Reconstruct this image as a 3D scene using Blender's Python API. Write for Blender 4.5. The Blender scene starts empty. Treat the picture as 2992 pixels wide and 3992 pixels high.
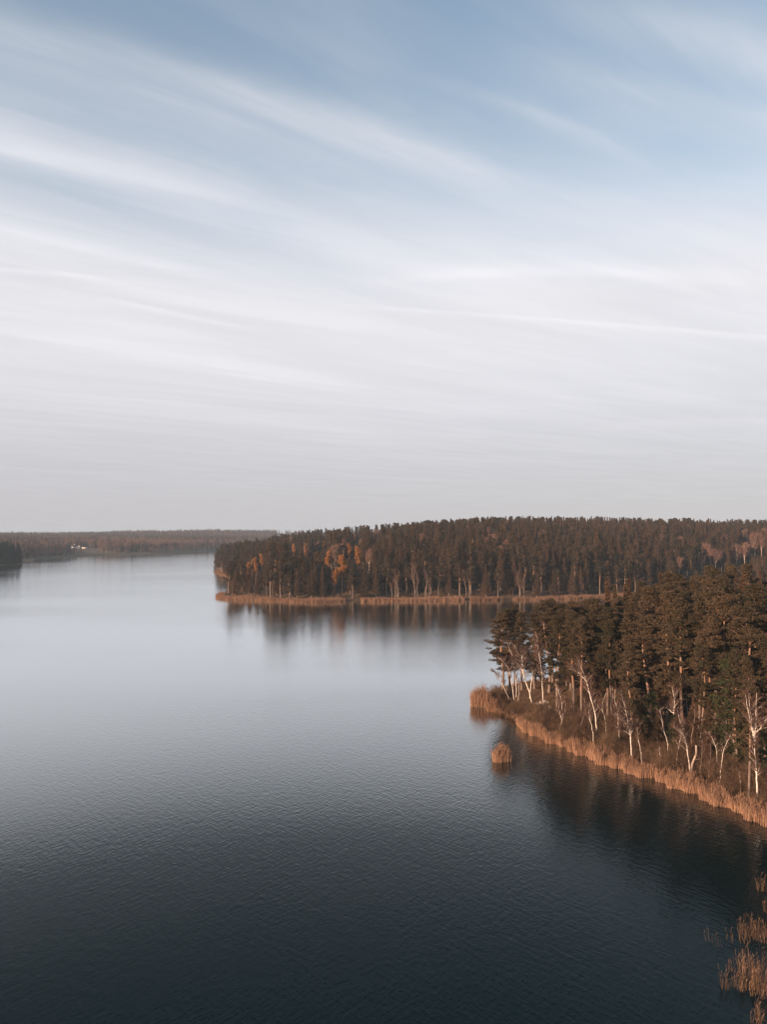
import bpy, math, random
import numpy as np

random.seed(7)
rng = np.random.default_rng(7)
scene = bpy.context.scene
R = math.radians

# ------------------------------------------------------------------ camera
CAM_Z = 40.0
FPX = 2772.0                       # focal length in photo pixels (2992 x 3992)
PITCH = math.atan(79.0 / FPX)      # looks very slightly up
cam_data = bpy.data.cameras.new('camera')
cam_data.sensor_fit = 'VERTICAL'
cam_data.sensor_height = 36.0
cam_data.lens = FPX / 3992.0 * 36.0
cam_data.clip_start = 0.5
cam_data.clip_end = 30000.0
cam = bpy.data.objects.new('camera', cam_data)
scene.collection.objects.link(cam)
cam.location = (0, 0, CAM_Z)
cam.rotation_euler = (math.pi / 2 + PITCH, 0, 0)
scene.camera = cam

# ------------------------------------------------------------------ light
SUN_EL, SUN_AZ = R(14.0), R(-130.0)        # azimuth measured from +Y towards +X: behind the camera, to its left
sun_vec = (math.sin(SUN_AZ) * math.cos(SUN_EL), math.cos(SUN_AZ) * math.cos(SUN_EL), math.sin(SUN_EL))
sun_data = bpy.data.lights.new('sun', 'SUN')
sun_data.energy = 5.0
sun_data.angle = R(0.53)
sun_data.color = (1.0, 0.64, 0.42)
sun = bpy.data.objects.new('sun', sun_data)
scene.collection.objects.link(sun)
from mathutils import Vector
sun.rotation_euler = Vector(sun_vec).to_track_quat('Z', 'Y').to_euler()
sun.location = (-200, -200, 300)

scene.view_settings.view_transform = 'Standard'
scene.view_settings.look = 'None'
scene.view_settings.exposure = 0.85
scene.view_settings.gamma = 1.0
scene.render.engine = 'CYCLES'
cy = scene.cycles
cy.max_bounces = 5
cy.diffuse_bounces = 2
cy.glossy_bounces = 3
cy.transmission_bounces = 2
cy.transparent_max_bounces = 4
cy.volume_bounces = 0
cy.caustics_reflective = False
cy.caustics_refractive = False
cy.use_denoising = True
cy.sample_clamp_indirect = 4.0


def pix_dir(u, v):
    x = (u - 1496.0) / FPX
    yu = (1996.0 - v) / FPX
    return np.array([x, math.cos(PITCH) - yu * math.sin(PITCH), math.sin(PITCH) + yu * math.cos(PITCH)])


def on_plane(u, v, z=0.0):
    d = pix_dir(u, v)
    t = (z - CAM_Z) / d[2]
    return np.array([d[0] * t, d[1] * t])


# ------------------------------------------------------------------ world: daylight sky with thin high cloud
SKY_STRENGTH = 0.11
world = bpy.data.worlds.new('World')
scene.world = world
world.use_nodes = True
wt = world.node_tree
for n in list(wt.nodes):
    wt.nodes.remove(n)


class NT:
    """small helper to write node trees"""
    def __init__(s, tree):
        s.t = tree

    def new(s, kind, **kw):
        n = s.t.nodes.new(kind)
        for k, v in kw.items():
            setattr(n, k, v)
        return n

    def put(s, sock, v):
        if isinstance(v, bpy.types.NodeSocket):
            s.t.links.new(v, sock)
        elif v is not None:
            sock.default_value = v

    def math(s, op, a, b=None, c=None, clamp=False):
        n = s.new('ShaderNodeMath', operation=op, use_clamp=clamp)
        for i, v in enumerate((a, b, c)):
            if v is not None:
                s.put(n.inputs[i], v)
        return n.outputs[0]

    def vmath(s, op, a, b=None, out=0):
        n = s.new('ShaderNodeVectorMath', operation=op)
        s.put(n.inputs[0], a)
        if b is not None:
            s.put(n.inputs[1], b)
        return n.outputs[out]

    def comb(s, x, y, z):
        n = s.new('ShaderNodeCombineXYZ')
        for i, v in enumerate((x, y, z)):
            s.put(n.inputs[i], v)
        return n.outputs[0]

    def noise(s, vec, scale, detail=2.0, rough=0.5, dist=0.0, out=0):
        n = s.new('ShaderNodeTexNoise')
        s.put(n.inputs['Vector'], vec)
        n.inputs['Scale'].default_value = scale
        n.inputs['Detail'].default_value = detail
        n.inputs['Roughness'].default_value = rough
        n.inputs['Distortion'].default_value = dist
        return n.outputs[out]

    def mapr(s, v, a, b, c=0.0, d=1.0, smooth=False):
        n = s.new('ShaderNodeMapRange')
        n.interpolation_type = 'SMOOTHSTEP' if smooth else 'LINEAR'
        n.clamp = True
        for i, x in enumerate((v, a, b, c, d)):
            s.put(n.inputs[i], x)
        return n.outputs[0]

    def mix(s, f, a, b):
        n = s.new('ShaderNodeMix', data_type='RGBA')
        s.put(n.inputs[0], f)
        s.put(n.inputs[6], a if not isinstance(a, tuple) else (*a[:3], 1))
        s.put(n.inputs[7], b if not isinstance(b, tuple) else (*b[:3], 1))
        return n.outputs[2]

    def mapping(s, vec, rot=(0, 0, 0), scale=(1, 1, 1), loc=(0, 0, 0)):
        """turn first, then stretch"""
        n = s.new('ShaderNodeMapping')
        s.put(n.inputs[0], vec)
        n.inputs['Rotation'].default_value = rot
        m = s.new('ShaderNodeMapping')
        s.put(m.inputs[0], n.outputs[0])
        m.inputs['Location'].default_value = loc
        m.inputs['Scale'].default_value = scale
        return m.outputs[0]

    def ramp(s, f, stops):
        n = s.new('ShaderNodeValToRGB')
        s.put(n.inputs[0], f)
        el = n.color_ramp.elements
        while len(el) < len(stops):
            el.new(0.5)
        for e, (p, c) in zip(el, stops):
            e.position = p
            e.color = (*c[:3], 1)
        return n.outputs[0]


w = NT(wt)
sky = w.new('ShaderNodeTexSky', sky_type='NISHITA')
sky.sun_disc = False
sky.sun_elevation = SUN_EL
sky.sun_rotation = SUN_AZ
sky.air_density = 1.0
sky.dust_density = 0.25
sky.ozone_density = 0.9
tc = w.new('ShaderNodeTexCoord')
dirv = w.vmath('NORMALIZE', tc.outputs['Generated'])
sep = w.new('ShaderNodeSeparateXYZ')
w.put(sep.inputs[0], dirv)
zc = w.math('MAXIMUM', sep.outputs[2], 0.012)
PX = w.math('DIVIDE', sep.outputs[0], zc)
PY = w.math('DIVIDE', sep.outputs[1], zc)
P = w.comb(PX, PY, 0.0)                       # where the view line meets a flat cloud sheet one unit up
fib = w.noise(w.mapping(P, rot=(0, 0, R(-33)), scale=(0.42, 2.6, 1)), 1.5, 9.0, 0.58, 0.7)
fib2 = w.noise(w.mapping(P, rot=(0, 0, R(-34)), scale=(0.5, 1.5, 1), loc=(3, 7, 0)), 0.8, 5.0, 0.55, 0.6)
puff = w.noise(w.mapping(P, rot=(0, 0, R(-20)), scale=(1.4, 1.9, 1)), 3.2, 7.0, 0.6, 0.6)

rad = w.vmath('LENGTH', P, out=1)

# a streak of cirrus as a node group: soft ridge along a slightly bent line on the cloud sheet
sg = bpy.data.node_groups.new('cirrus_streak', 'ShaderNodeTree')
for nm in ('P', 'A', 'U', 'N'):
    sg.interface.new_socket(nm, in_out='INPUT', socket_type='NodeSocketVector')
for nm in ('bend', 'w1', 'w2', 'f1', 'f2', 'amount', 'warp'):
    sg.interface.new_socket(nm, in_out='INPUT', socket_type='NodeSocketFloat')
sg.interface.new_socket('out', in_out='OUTPUT', socket_type='NodeSocketFloat')
g = NT(sg)
gi, go = g.new('NodeGroupInput'), g.new('NodeGroupOutput')
gi_ = gi.outputs
rel = g.vmath('SUBTRACT', gi_['P'], gi_['A'])
s_ = g.vmath('DOT_PRODUCT', rel, gi_['U'], out=1)
p_ = g.vmath('DOT_PRODUCT', rel, gi_['N'], out=1)
par = g.math('MULTIPLY', g.math('MULTIPLY', s_, g.math('SUBTRACT', 1.0, s_)), g.math('MULTIPLY', gi_['bend'], 4.0))
p2 = g.math('ADD', g.math('SUBTRACT', p_, par), gi_['warp'])
gt = g.math('GREATER_THAN', p2, 0.0)
wd = g.math('ADD', gi_['w2'], g.math('MULTIPLY', gt, g.math('SUBTRACT', gi_['w1'], gi_['w2'])))
q = g.math('DIVIDE', p2, wd)
ga = g.math('POWER', 2.71828, g.math('MULTIPLY', g.math('MULTIPLY', q, q), -1.0))
e1 = g.mapr(s_, 0.0, gi_['f1'], smooth=True)
e2 = g.mapr(g.math('SUBTRACT', 1.0, s_), 0.0, gi_['f2'], smooth=True)
g.put(go.inputs[0], g.math('MULTIPLY', g.math('MULTIPLY', ga, gi_['amount']), g.math('MULTIPLY', e1, e2)))


def sheet(u, v):
    d = pix_dir(u, v)
    return np.array([d[0] / d[2], d[1] / d[2]])


def streak(p0, pm, p1, up, dn, amount, f1, f2, warp=0.5):
    """p0, pm, p1: direction of start, middle and end of the streak; up/dn: its softness above and below"""
    A, M, B = sheet(*p0), sheet(*pm), sheet(*p1)
    L = np.linalg.norm(B - A)
    U = (B - A) / L
    N = np.array([-U[1], U[0]])
    sm = np.dot(M - A, U) / L
    bend = np.dot(M - A, N) / (4 * sm * (1 - sm))
    wup = abs(np.dot(sheet(pm[0], pm[1] - up) - M, N))
    wdn = abs(np.dot(sheet(pm[0], pm[1] + dn) - M, N))
    sgn = np.dot(sheet(pm[0], pm[1] - up) - M, N)
    w1, w2 = (wup, wdn) if sgn > 0 else (wdn, wup)
    n = w.new('ShaderNodeGroup')
    n.node_tree = sg
    w.put(n.inputs['P'], P)
    amount = amount * 0.78
    n.inputs['A'].default_value = (A[0], A[1], 0)
    n.inputs['U'].default_value = (U[0] / L, U[1] / L, 0)
    n.inputs['N'].default_value = (N[0], N[1], 0)
    for k, vv in (('bend', bend), ('w1', w1), ('w2', w2), ('f1', f1), ('f2', f2), ('amount', amount)):
        n.inputs[k].default_value = float(vv)
    w.put(n.inputs['warp'], w.math('MULTIPLY', w.math('SUBTRACT', fib2, 0.5), float(warp * (w1 + w2))))
    return n.outputs[0]


STREAKS = [
    # wide soft bands, then thin fibres
    ((-700, -110), (640, 268), (2300, 900), 90, 135, 0.50, 0.15, 0.55, 1.0),
    ((-500, 150), (640, 440), (1700, 720), 80, 90, 0.20, 0.3, 0.6, 1.0),
    ((-700, 400), (300, 640), (1500, 900), 120, 44, 0.50, 0.25, 0.6, 0.6),
    ((-500, 740), (362, 977), (1700, 1215), 45, 22, 0.36, 0.2, 0.45, 0.5),
    ((-600, 1040), (180, 1062), (640, 1112), 7, 14, 0.42, 0.2, 0.45, 0.25),
    ((1150, 1175), (2035, 1236), (3400, 1350), 6, 16, 0.38, 0.2, 0.2, 0.1),
    ((250, 1120), (680, 1221), (1150, 1310), 8, 14, 0.36, 0.35, 0.4, 0.3),
    ((1350, 240), (1955, 395), (2700, 740), 30, 46, 0.34, 0.5, 0.6, 1.6),
    ((1800, 360), (2400, 610), (3300, 860), 80, 110, 0.22, 0.4, 0.5, 1.4),
    ((1700, 90), (2487, 330), (3500, 560), 80, 110, 0.46, 0.45, 0.2, 1.7),
    ((1900, -120), (2668, 90), (3500, 340), 150, 140, 0.62, 0.4, 0.2, 1.6),
    ((1300, 1120), (2050, 1062), (3100, 1150), 40, 22, 0.45, 0.3, 0.3, 0.3),
    ((-300, 1200), (450, 1350), (1700, 1500), 40, 40, 0.30, 0.3, 0.4, 0.6),
    ((600, 1440), (1100, 1480), (1800, 1530), 16, 22, 0.28, 0.4, 0.4, 0.5),
    ((620, 1580), (1100, 1640), (1800, 1770), 14, 26, 0.25, 0.3, 0.4, 0.5),
    ((2100, 1700), (2450, 1660), (3300, 1690), 18, 22, 0.25, 0.4, 0.3, 0.5),
]
dens = None
for st in STREAKS:
    o = streak(*st)
    dens = o if dens is None else w.math('ADD', dens, o)
tex = w.math('ADD', 0.42, w.math('MULTIPLY', w.math('ADD', w.mapr(fib, 0.25, 0.75), w.math('MULTIPLY', puff, 0.4)), 0.80))
dens = w.math('MULTIPLY', dens, tex)
# thin even sheet that thickens with distance, i.e. towards the horizon, the same all the way round
veil = w.mapr(w.math('ADD', rad, w.math('MULTIPLY', w.math('SUBTRACT', fib2, 0.5), 1.1)), 0.9, 3.3, 0.16, 0.95, smooth=True)
fibd = w.math('MULTIPLY', w.mapr(w.math('ADD', w.math('MULTIPLY', fib, 0.65), w.math('MULTIPLY', fib2, 0.35)), 0.42, 0.72, smooth=True), w.mapr(rad, 1.4, 4.0, 0.26, 0.06))
alpha = w.math('SUBTRACT', 1.0, w.math('MULTIPLY', w.math('SUBTRACT', 1.0, w.math('MINIMUM', w.math('ADD', dens, fibd), 1.0)),
                                       w.math('SUBTRACT', 1.0, veil)))
k = 0.555 / SKY_STRENGTH
low = w.mapr(sep.outputs[2], 0.0, 0.27, smooth=True)
brt = w.mapr(rad, 1.2, 2.7, smooth=True)
cl_hi = w.mix(brt, (0.66 * k, 0.68 * k, 0.73 * k), (0.92 * k, 0.90 * k, 0.935 * k))
cloud_col = w.mix(low, (0.605 * k, 0.578 * k, 0.63 * k), cl_hi)
glow = w.math('ADD', w.math('ADD', 0.87, w.math('MULTIPLY', w.mapr(w.math('ADD', w.math('MULTIPLY', fib, 0.5), w.math('MULTIPLY', fib2, 0.5)), 0.36, 0.66, smooth=True), w.mapr(rad, 1.4, 5.0, 0.10, 0.07))), w.math('MULTIPLY', w.math('MINIMUM', dens, 1.0), 0.20))
cc = w.vmath('SCALE', cloud_col)
cc.node.inputs[3].default_value = 1.0
w.t.links.new(glow, cc.node.inputs[3])
skyc = w.mix(alpha, w.vmath('MULTIPLY', sky.outputs[0], (0.99, 1.09, 1.06)), cc)
bg = w.new('ShaderNodeBackground')
w.put(bg.inputs[0], skyc)
bg.inputs[1].default_value = SKY_STRENGTH
wo = w.new('ShaderNodeOutputWorld')
w.t.links.new(bg.outputs[0], wo.inputs[0])

# ------------------------------------------------------------------ mesh helpers
col = scene.collection


def make_mesh(name, V, faces, tint=None, mats=(), face_mat=None, smooth=False):
    """V (n,3); faces: list of (m,k) index arrays"""
    me = bpy.data.meshes.new(name)
    V = np.asarray(V, np.float32)
    faces = [np.asarray(f, np.int32) for f in faces if len(f)]
    nl = sum(f.size for f in faces)
    nf = sum(len(f) for f in faces)
    me.vertices.add(len(V))
    me.vertices.foreach_set('co', V.ravel())
    me.loops.add(nl)
    me.loops.foreach_set('vertex_index', np.concatenate([f.ravel() for f in faces]))
    me.polygons.add(nf)
    tot = np.concatenate([np.full(len(f), f.shape[1], np.int32) for f in faces])
    start = np.concatenate([[0], np.cumsum(tot)[:-1]]).astype(np.int32)
    me.polygons.foreach_set('loop_start', start)
    me.polygons.foreach_set('loop_total', tot)
    for m in mats:
        me.materials.append(m)
    if face_mat is not None:
        me.polygons.foreach_set('material_index', np.asarray(face_mat, np.int32))
    if smooth:
        me.polygons.foreach_set('use_smooth', np.ones(nf, bool))
    if tint is not None:
        a = me.attributes.new('tint', 'FLOAT', 'POINT')
        a.data.foreach_set('value', np.asarray(tint, np.float32))
    me.update(calc_edges=True)
    me.validate()
    return me


class Geo:
    """collects pieces of one mesh"""
    def __init__(s):
        s.V, s.F, s.T, s.n, s.M = [], [], [], 0, []

    def add(s, V, F, tint=0.5, mat=0):
        V = np.asarray(V, float)
        s.V.append(V)
        s.T.append(np.broadcast_to(np.asarray(tint, float), (len(V),)))
        for f in F:
            if len(f):
                s.F.append(np.asarray(f) + s.n)
                s.M.append(np.full(len(f), mat))
        s.n += len(V)

    def mesh(s, name, mats, smooth=False):
        return make_mesh(name, np.concatenate(s.V), s.F, np.concatenate(s.T), mats, np.concatenate(s.M), smooth)


def tube(path, rad, k=7):
    path = np.asarray(path, float)
    n = len(path)
    t = np.gradient(path, axis=0)
    t /= np.linalg.norm(t, axis=1)[:, None] + 1e-9
    ref = np.where(np.abs(t[:, 2:3]) > 0.9, np.array([[1.0, 0, 0]]), np.array([[0, 0, 1.0]]))
    a = np.cross(t, ref)
    a /= np.linalg.norm(a, axis=1)[:, None] + 1e-9
    b = np.cross(t, a)
    th = np.linspace(0, 2 * math.pi, k, endpoint=False)
    ring = a[:, None, :] * np.cos(th)[None, :, None] + b[:, None, :] * np.sin(th)[None, :, None]
    V = (path[:, None, :] + ring * np.asarray(rad)[:, None, None]).reshape(-1, 3)
    i = np.arange(n - 1)[:, None] * k
    j = np.arange(k)[None, :]
    j2 = (j + 1) % k
    F = np.stack([i + j, i + j2, i + k + j2, i + k + j], -1).reshape(-1, 4)
    cap = np.stack([np.full(k - 2, (n - 1) * k), (n - 1) * k + np.arange(1, k - 1), (n - 1) * k + np.arange(2, k)], -1)
    return V, [F, cap]


def sticks(P0, P1, r0, r1, k=3):
    """many thin tapered prisms at once"""
    P0, P1 = np.asarray(P0, float), np.asarray(P1, float)
    n = len(P0)
    t = P1 - P0
    t /= np.linalg.norm(t, axis=1)[:, None] + 1e-9
    ref = np.where(np.abs(t[:, 2:3]) > 0.9, np.array([[1.0, 0, 0]]), np.array([[0, 0, 1.0]]))
    a = np.cross(t, ref)
    a /= np.linalg.norm(a, axis=1)[:, None] + 1e-9
    b = np.cross(t, a)
    th = np.linspace(0, 2 * math.pi, k, endpoint=False)
    ring = a[:, None, :] * np.cos(th)[None, :, None] + b[:, None, :] * np.sin(th)[None, :, None]
    r0 = np.broadcast_to(r0, (n,))[:, None, None]
    r1 = np.broadcast_to(r1, (n,))[:, None, None]
    V = np.concatenate([P0[:, None] + ring * r0, P1[:, None] + ring * r1], 1).reshape(-1, 3)
    base = np.arange(n)[:, None] * 2 * k
    j = np.arange(k)[None]
    j2 = (j + 1) % k
    F = np.stack([base + j, base + j2, base + k + j2, base + k + j], -1).reshape(-1, 4)
    return V, [F]


def unit(v):
    return v / (np.linalg.norm(v, axis=-1, keepdims=True) + 1e-9)


def leaf_cloud(C, rad, n, size, r, up=0.4, outward=None, wide=0.36):
    """n small leaf-shaped faces in each ellipsoid clump"""
    M = len(C)
    C = np.repeat(C, n, 0)
    rad = np.repeat(np.asarray(rad, float).reshape(M, 3), n, 0)
    off = unit(r.normal(size=(M * n, 3))) * (r.random((M * n, 1)) ** 0.45)
    p = C + off * rad
    d = unit(unit(r.normal(size=(M * n, 3))) + off * 0.7 + np.array([0, 0, up]))
    s = unit(np.cross(d, unit(r.normal(size=(M * n, 3)))))
    sz = (size * (0.6 + 0.8 * r.random(M * n)))[:, None]
    V = np.stack([p - s * sz * wide, p + s * sz * wide, p + d * sz], 1).reshape(-1, 3)
    F = np.arange(M * n * 3).reshape(-1, 3)
    ct = np.repeat(r.random(M), n) * 0.55 + r.random(M * n) * 0.45
    return V, [F], np.repeat(ct, 3)


def spline(pts, n):
    pts = np.asarray(pts, float)
    m = len(pts)
    if m == 2:
        t = np.linspace(0, 1, n)[:, None]
        return pts[0] * (1 - t) + pts[1] * t
    P_ = np.concatenate([[2 * pts[0] - pts[1]], pts, [2 * pts[-1] - pts[-2]]])
    out = []
    for x in np.linspace(0, m - 1 - 1e-6, n):
        i = int(x)
        f = x - i
        a, b, c, d = P_[i:i + 4]
        out.append(0.5 * (2 * b + (c - a) * f + (2 * a - 5 * b + 4 * c - d) * f * f + (3 * b - a - 3 * c + d) * f ** 3))
    return np.array(out)


# ------------------------------------------------------------------ materials
def material(name):
    m = bpy.data.materials.new(name)
    m.use_nodes = True
    for n in list(m.node_tree.nodes):
        m.node_tree.nodes.remove(n)
    t = NT(m.node_tree)
    out = t.new('ShaderNodeOutputMaterial')
    return m, t, out


def principled(t, color, rough=0.8, spec=0.3):
    b = t.new('ShaderNodeBsdfPrincipled')
    t.put(b.inputs['Base Color'], color if not isinstance(color, tuple) else (*color[:3], 1))
    t.put(b.inputs['Roughness'], rough)
    b.inputs['Specular IOR Level'].default_value = spec
    return b


def leaf_material(name, c0, c1, c2, trans=0.25):
    m, t, out = material(name)
    at = t.new('ShaderNodeAttribute', attribute_name='tint')
    oi = t.new('ShaderNodeObjectInfo')
    f = t.math('ADD', t.math('MULTIPLY', at.outputs['Fac'], 0.45), t.math('MULTIPLY', oi.outputs['Random'], 0.55))
    c = t.ramp(f, [(0.0, c0), (0.5, c1), (1.0, c2)])
    di = t.new('ShaderNodeBsdfDiffuse')
    tr = t.new('ShaderNodeBsdfTranslucent')
    t.put(di.inputs[0], c)
    t.put(tr.inputs[0], c)
    mx = t.new('ShaderNodeMixShader')
    mx.inputs[0].default_value = trans
    t.t.links.new(di.outputs[0], mx.inputs[1])
    t.t.links.new(tr.outputs[0], mx.inputs[2])
    t.t.links.new(mx.outputs[0], out.inputs[0])
    return m


def bark_material(name, low, high, z0, z1, bands=None, scale=3.0):
    m, t, out = material(name)
    tcn = t.new('ShaderNodeTexCoord')
    ob = tcn.outputs['Object']
    sp = t.new('ShaderNodeSeparateXYZ')
    t.put(sp.inputs[0], ob)
    n1 = t.noise(t.mapping(ob, scale=(1, 1, 0.25)), scale, 5, 0.6)
    f = t.mapr(t.math('ADD', sp.outputs[2], t.math('MULTIPLY', t.math('SUBTRACT', n1, 0.5), 3.0)), z0, z1, smooth=True)
    c = t.mix(f, low, high)
    c = t.mix(t.mapr(n1, 0.35, 0.7), tuple(0.62 * x for x in (0.3, 0.25, 0.22)), c) if bands is None else c
    if bands is not None:
        nb = t.noise(t.mapping(ob, scale=(0.6, 0.6, 4.5)), 1.6, 4, 0.65)
        c = t.mix(t.mapr(nb, 0.57, 0.63), c, bands)
    b = principled(t, c, 0.85, 0.15)
    bp = t.new('ShaderNodeBump')
    bp.inputs['Strength'].default_value = 0.5
    bp.inputs['Distance'].default_value = 0.05
    t.put(bp.inputs['Height'], n1)
    t.t.links.new(bp.outputs[0], b.inputs['Normal'])
    t.t.links.new(b.outputs[0], out.inputs[0])
    return m


M_pine_leaf = leaf_material('pine_needles', (0.038, 0.040, 0.025), (0.079, 0.061, 0.038), (0.126, 0.087, 0.056))
M_spruce_leaf = leaf_material('spruce_needles', (0.050, 0.037, 0.024), (0.102, 0.066, 0.041), (0.150, 0.094, 0.058))
M_green_leaf = leaf_material('green_pine_needles', (0.036, 0.046, 0.022), (0.055, 0.062, 0.030), (0.085, 0.085, 0.042))
M_shaded_leaf = leaf_material('shaded_spruce_needles', (0.008, 0.015, 0.012), (0.012, 0.021, 0.016), (0.018, 0.027, 0.019))  # shade over the far spit is put into the needle colour
M_gold_leaf = leaf_material('golden_leaves', (0.27, 0.125, 0.045), (0.38, 0.175, 0.058), (0.48, 0.245, 0.085), 0.3)
M_rust_leaf = leaf_material('rusty_leaves', (0.11, 0.062, 0.032), (0.15, 0.08, 0.040), (0.20, 0.105, 0.05), 0.3)
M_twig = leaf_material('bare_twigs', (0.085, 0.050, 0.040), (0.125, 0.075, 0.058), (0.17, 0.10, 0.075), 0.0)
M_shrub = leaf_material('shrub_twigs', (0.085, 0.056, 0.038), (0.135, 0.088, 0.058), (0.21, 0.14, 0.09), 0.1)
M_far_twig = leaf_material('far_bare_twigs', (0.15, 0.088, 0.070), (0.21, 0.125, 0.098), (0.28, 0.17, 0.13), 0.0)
M_reed = leaf_material('dry_reeds', (0.21, 0.122, 0.076), (0.38, 0.230, 0.145), (0.56, 0.360, 0.245), 0.3)
M_dim_brown_reed = leaf_material('dim_brown_reeds', (0.085, 0.054, 0.034), (0.14, 0.088, 0.054), (0.21, 0.135, 0.082), 0.2)  # dimness of the corner clumps put into the colour; also browner sedge tufts
M_plume = leaf_material('reed_plumes', (0.16, 0.095, 0.060), (0.22, 0.13, 0.085), (0.29, 0.18, 0.115), 0.2)
M_grass = leaf_material('dry_grass', (0.12, 0.07, 0.04), (0.20, 0.12, 0.065), (0.30, 0.19, 0.10), 0.2)
M_pine_bark = bark_material('pine_bark', (0.17, 0.115, 0.085), (0.38, 0.18, 0.09), 4.0, 11.0)
M_spruce_bark = bark_material('spruce_bark', (0.14, 0.10, 0.08), (0.17, 0.12, 0.09), 4.0, 14.0)
M_birch_bark = bark_material('birch_bark', (0.54, 0.48, 0.42), (0.70, 0.64, 0.57), 0.5, 3.0, (0.08, 0.065, 0.055))
M_far_birch_bark = bark_material('far_birch_bark', (0.30, 0.235, 0.19), (0.40, 0.32, 0.26), 0.5, 3.0, (0.10, 0.08, 0.07))
M_grey_bark = bark_material('grey_bark', (0.30, 0.23, 0.19), (0.42, 0.32, 0.26), 1.0, 6.0)
M_dead_wood = bark_material('dead_wood', (0.45, 0.33, 0.25), (0.55, 0.43, 0.34), 0.5, 4.0)


def ground_material(name, c0, c1, c2, sc):
    m, t, out = material(name)
    tcn = t.new('ShaderNodeTexCoord')
    ob = tcn.outputs['Object']
    n1 = t.noise(ob, sc, 6, 0.62)
    n2 = t.noise(ob, sc * 9, 4, 0.6)
    f = t.math('ADD', t.math('MULTIPLY', n1, 0.65), t.math('MULTIPLY', n2, 0.35))
    c = t.ramp(f, [(0.32, c0), (0.5, c1), (0.68, c2)])
    b = principled(t, c, 0.95, 0.1)
    bp = t.new('ShaderNodeBump')
    bp.inputs['Strength'].default_value = 0.6
    bp.inputs['Distance'].default_value = 0.25
    t.put(bp.inputs['Height'], n2)
    t.t.links.new(bp.outputs[0], b.inputs['Normal'])
    t.t.links.new(b.outputs[0], out.inputs[0])
    return m


M_ground = ground_material('forest_floor', (0.045, 0.032, 0.020), (0.085, 0.055, 0.034), (0.15, 0.10, 0.06), 0.35)
M_far_ground = ground_material('far_meadow', (0.06, 0.06, 0.035), (0.10, 0.075, 0.05), (0.15, 0.10, 0.07), 0.02)
M_stone = ground_material('pale_stone', (0.20, 0.17, 0.14), (0.34, 0.29, 0.25), (0.45, 0.40, 0.35), 1.5)


def simple(name, c, rough=0.8, nscale=2.0, var=0.15):
    m, t, out = material(name)
    tcn = t.new('ShaderNodeTexCoord')
    n1 = t.noise(tcn.outputs['Object'], nscale, 5, 0.6)
    cc_ = t.mix(n1, tuple(x * (1 - var) for x in c), tuple(min(1, x * (1 + var)) for x in c))
    b = principled(t, cc_, rough, 0.3)
    t.t.links.new(b.outputs[0], out.inputs[0])
    return m


M_white_wall = simple('white_render', (0.62, 0.58, 0.53))
M_roof = simple('dark_roof', (0.07, 0.06, 0.06))
M_glass = simple('window_glass', (0.03, 0.035, 0.04), 0.1)

# water: dark lake, crossing ripples, wind-roughened patches
M_water, t, out = material('lake_water')
tcn = t.new('ShaderNodeTexCoord')
ob = tcn.outputs['Object']
wa = t.noise(t.mapping(ob, rot=(0, 0, R(46)), scale=(0.36, 1.25, 1)), 1.45, 3.0, 0.55, 0.25)
wb = t.noise(t.mapping(ob, rot=(0, 0, R(-50)), scale=(0.40, 1.3, 1)), 1.6, 3.0, 0.55, 0.25)
wc = t.noise(t.mapping(ob, rot=(0, 0, R(10)), scale=(0.5, 1.0, 1)), 4.5, 2.0, 0.5)
patch = t.noise(t.mapping(ob, scale=(0.004, 0.011, 1)), 1.0, 3.0, 0.5)
gust = t.mapr(patch, 0.36, 0.66, 0.55, 1.15, smooth=True)
hgt = t.math('ADD', t.math('ADD', wa, wb), t.math('MULTIPLY', wc, 0.22))
bp = t.new('ShaderNodeBump')
bp.inputs['Distance'].default_value = 0.034
t.put(bp.inputs['Strength'], gust)
t.put(bp.inputs['Height'], hgt)
# mirror of the sky and shore, stronger the flatter the view over the water (Fresnel), over a dark body
lw = t.new('ShaderNodeLayerWeight')
lw.inputs['Blend'].default_value = 0.5
t.t.links.new(bp.outputs[0], lw.inputs['Normal'])
fr = t.ramp(lw.outputs['Facing'], [(0.0, (0.012,) * 3), (0.42, (0.016,) * 3), (0.52, (0.032,) * 3), (0.62, (0.078,) * 3), (0.75, (0.54,) * 3), (0.87, (0.95,) * 3), (1.0, (1.0,) * 3)])
body = t.new('ShaderNodeBsdfDiffuse')
body.inputs[0].default_value = (0.0007, 0.0080, 0.0095, 1)
gl = t.new('ShaderNodeBsdfGlossy')
gl.inputs['Roughness'].default_value = 0.07
gl.inputs['Color'].default_value = (0.95, 0.985, 1.0, 1)
t.t.links.new(bp.outputs[0], gl.inputs['Normal'])
mxw = t.new('ShaderNodeMixShader')
t.t.links.new(fr, mxw.inputs[0])
t.t.links.new(body.outputs[0], mxw.inputs[1])
t.t.links.new(gl.outputs[0], mxw.inputs[2])
t.t.links.new(mxw.outputs[0], out.inputs[0])


# ------------------------------------------------------------------ object helpers
def props(o, label=None, cat=None, group=None, kind=None):
    if label:
        o['label'] = label
    if cat:
        o['category'] = cat
    if group:
        o['group'] = group
    if kind:
        o['kind'] = kind
    return o


def link(name, me, parent=None, loc=(0, 0, 0)):
    o = bpy.data.objects.new(name, me)
    col.objects.link(o)
    o.location = loc
    if parent is not None:
        o.parent = parent
    return o


def place(name, parts, loc, rotz, scl, label, cat, group=None, tilt=(0, 0)):
    """a thing: an Empty at its base with one mesh child for each part; copies share mesh data"""
    e = bpy.data.objects.new(name, None)
    col.objects.link(e)
    e.location = loc
    e.rotation_euler = (tilt[0], tilt[1], rotz)
    e.scale = scl if isinstance(scl, tuple) else (scl, scl, scl)
    e.empty_display_size = 0.5
    props(e, label, cat, group)
    for pn, me in parts:
        link(pn, me, e)
    return e


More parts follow.
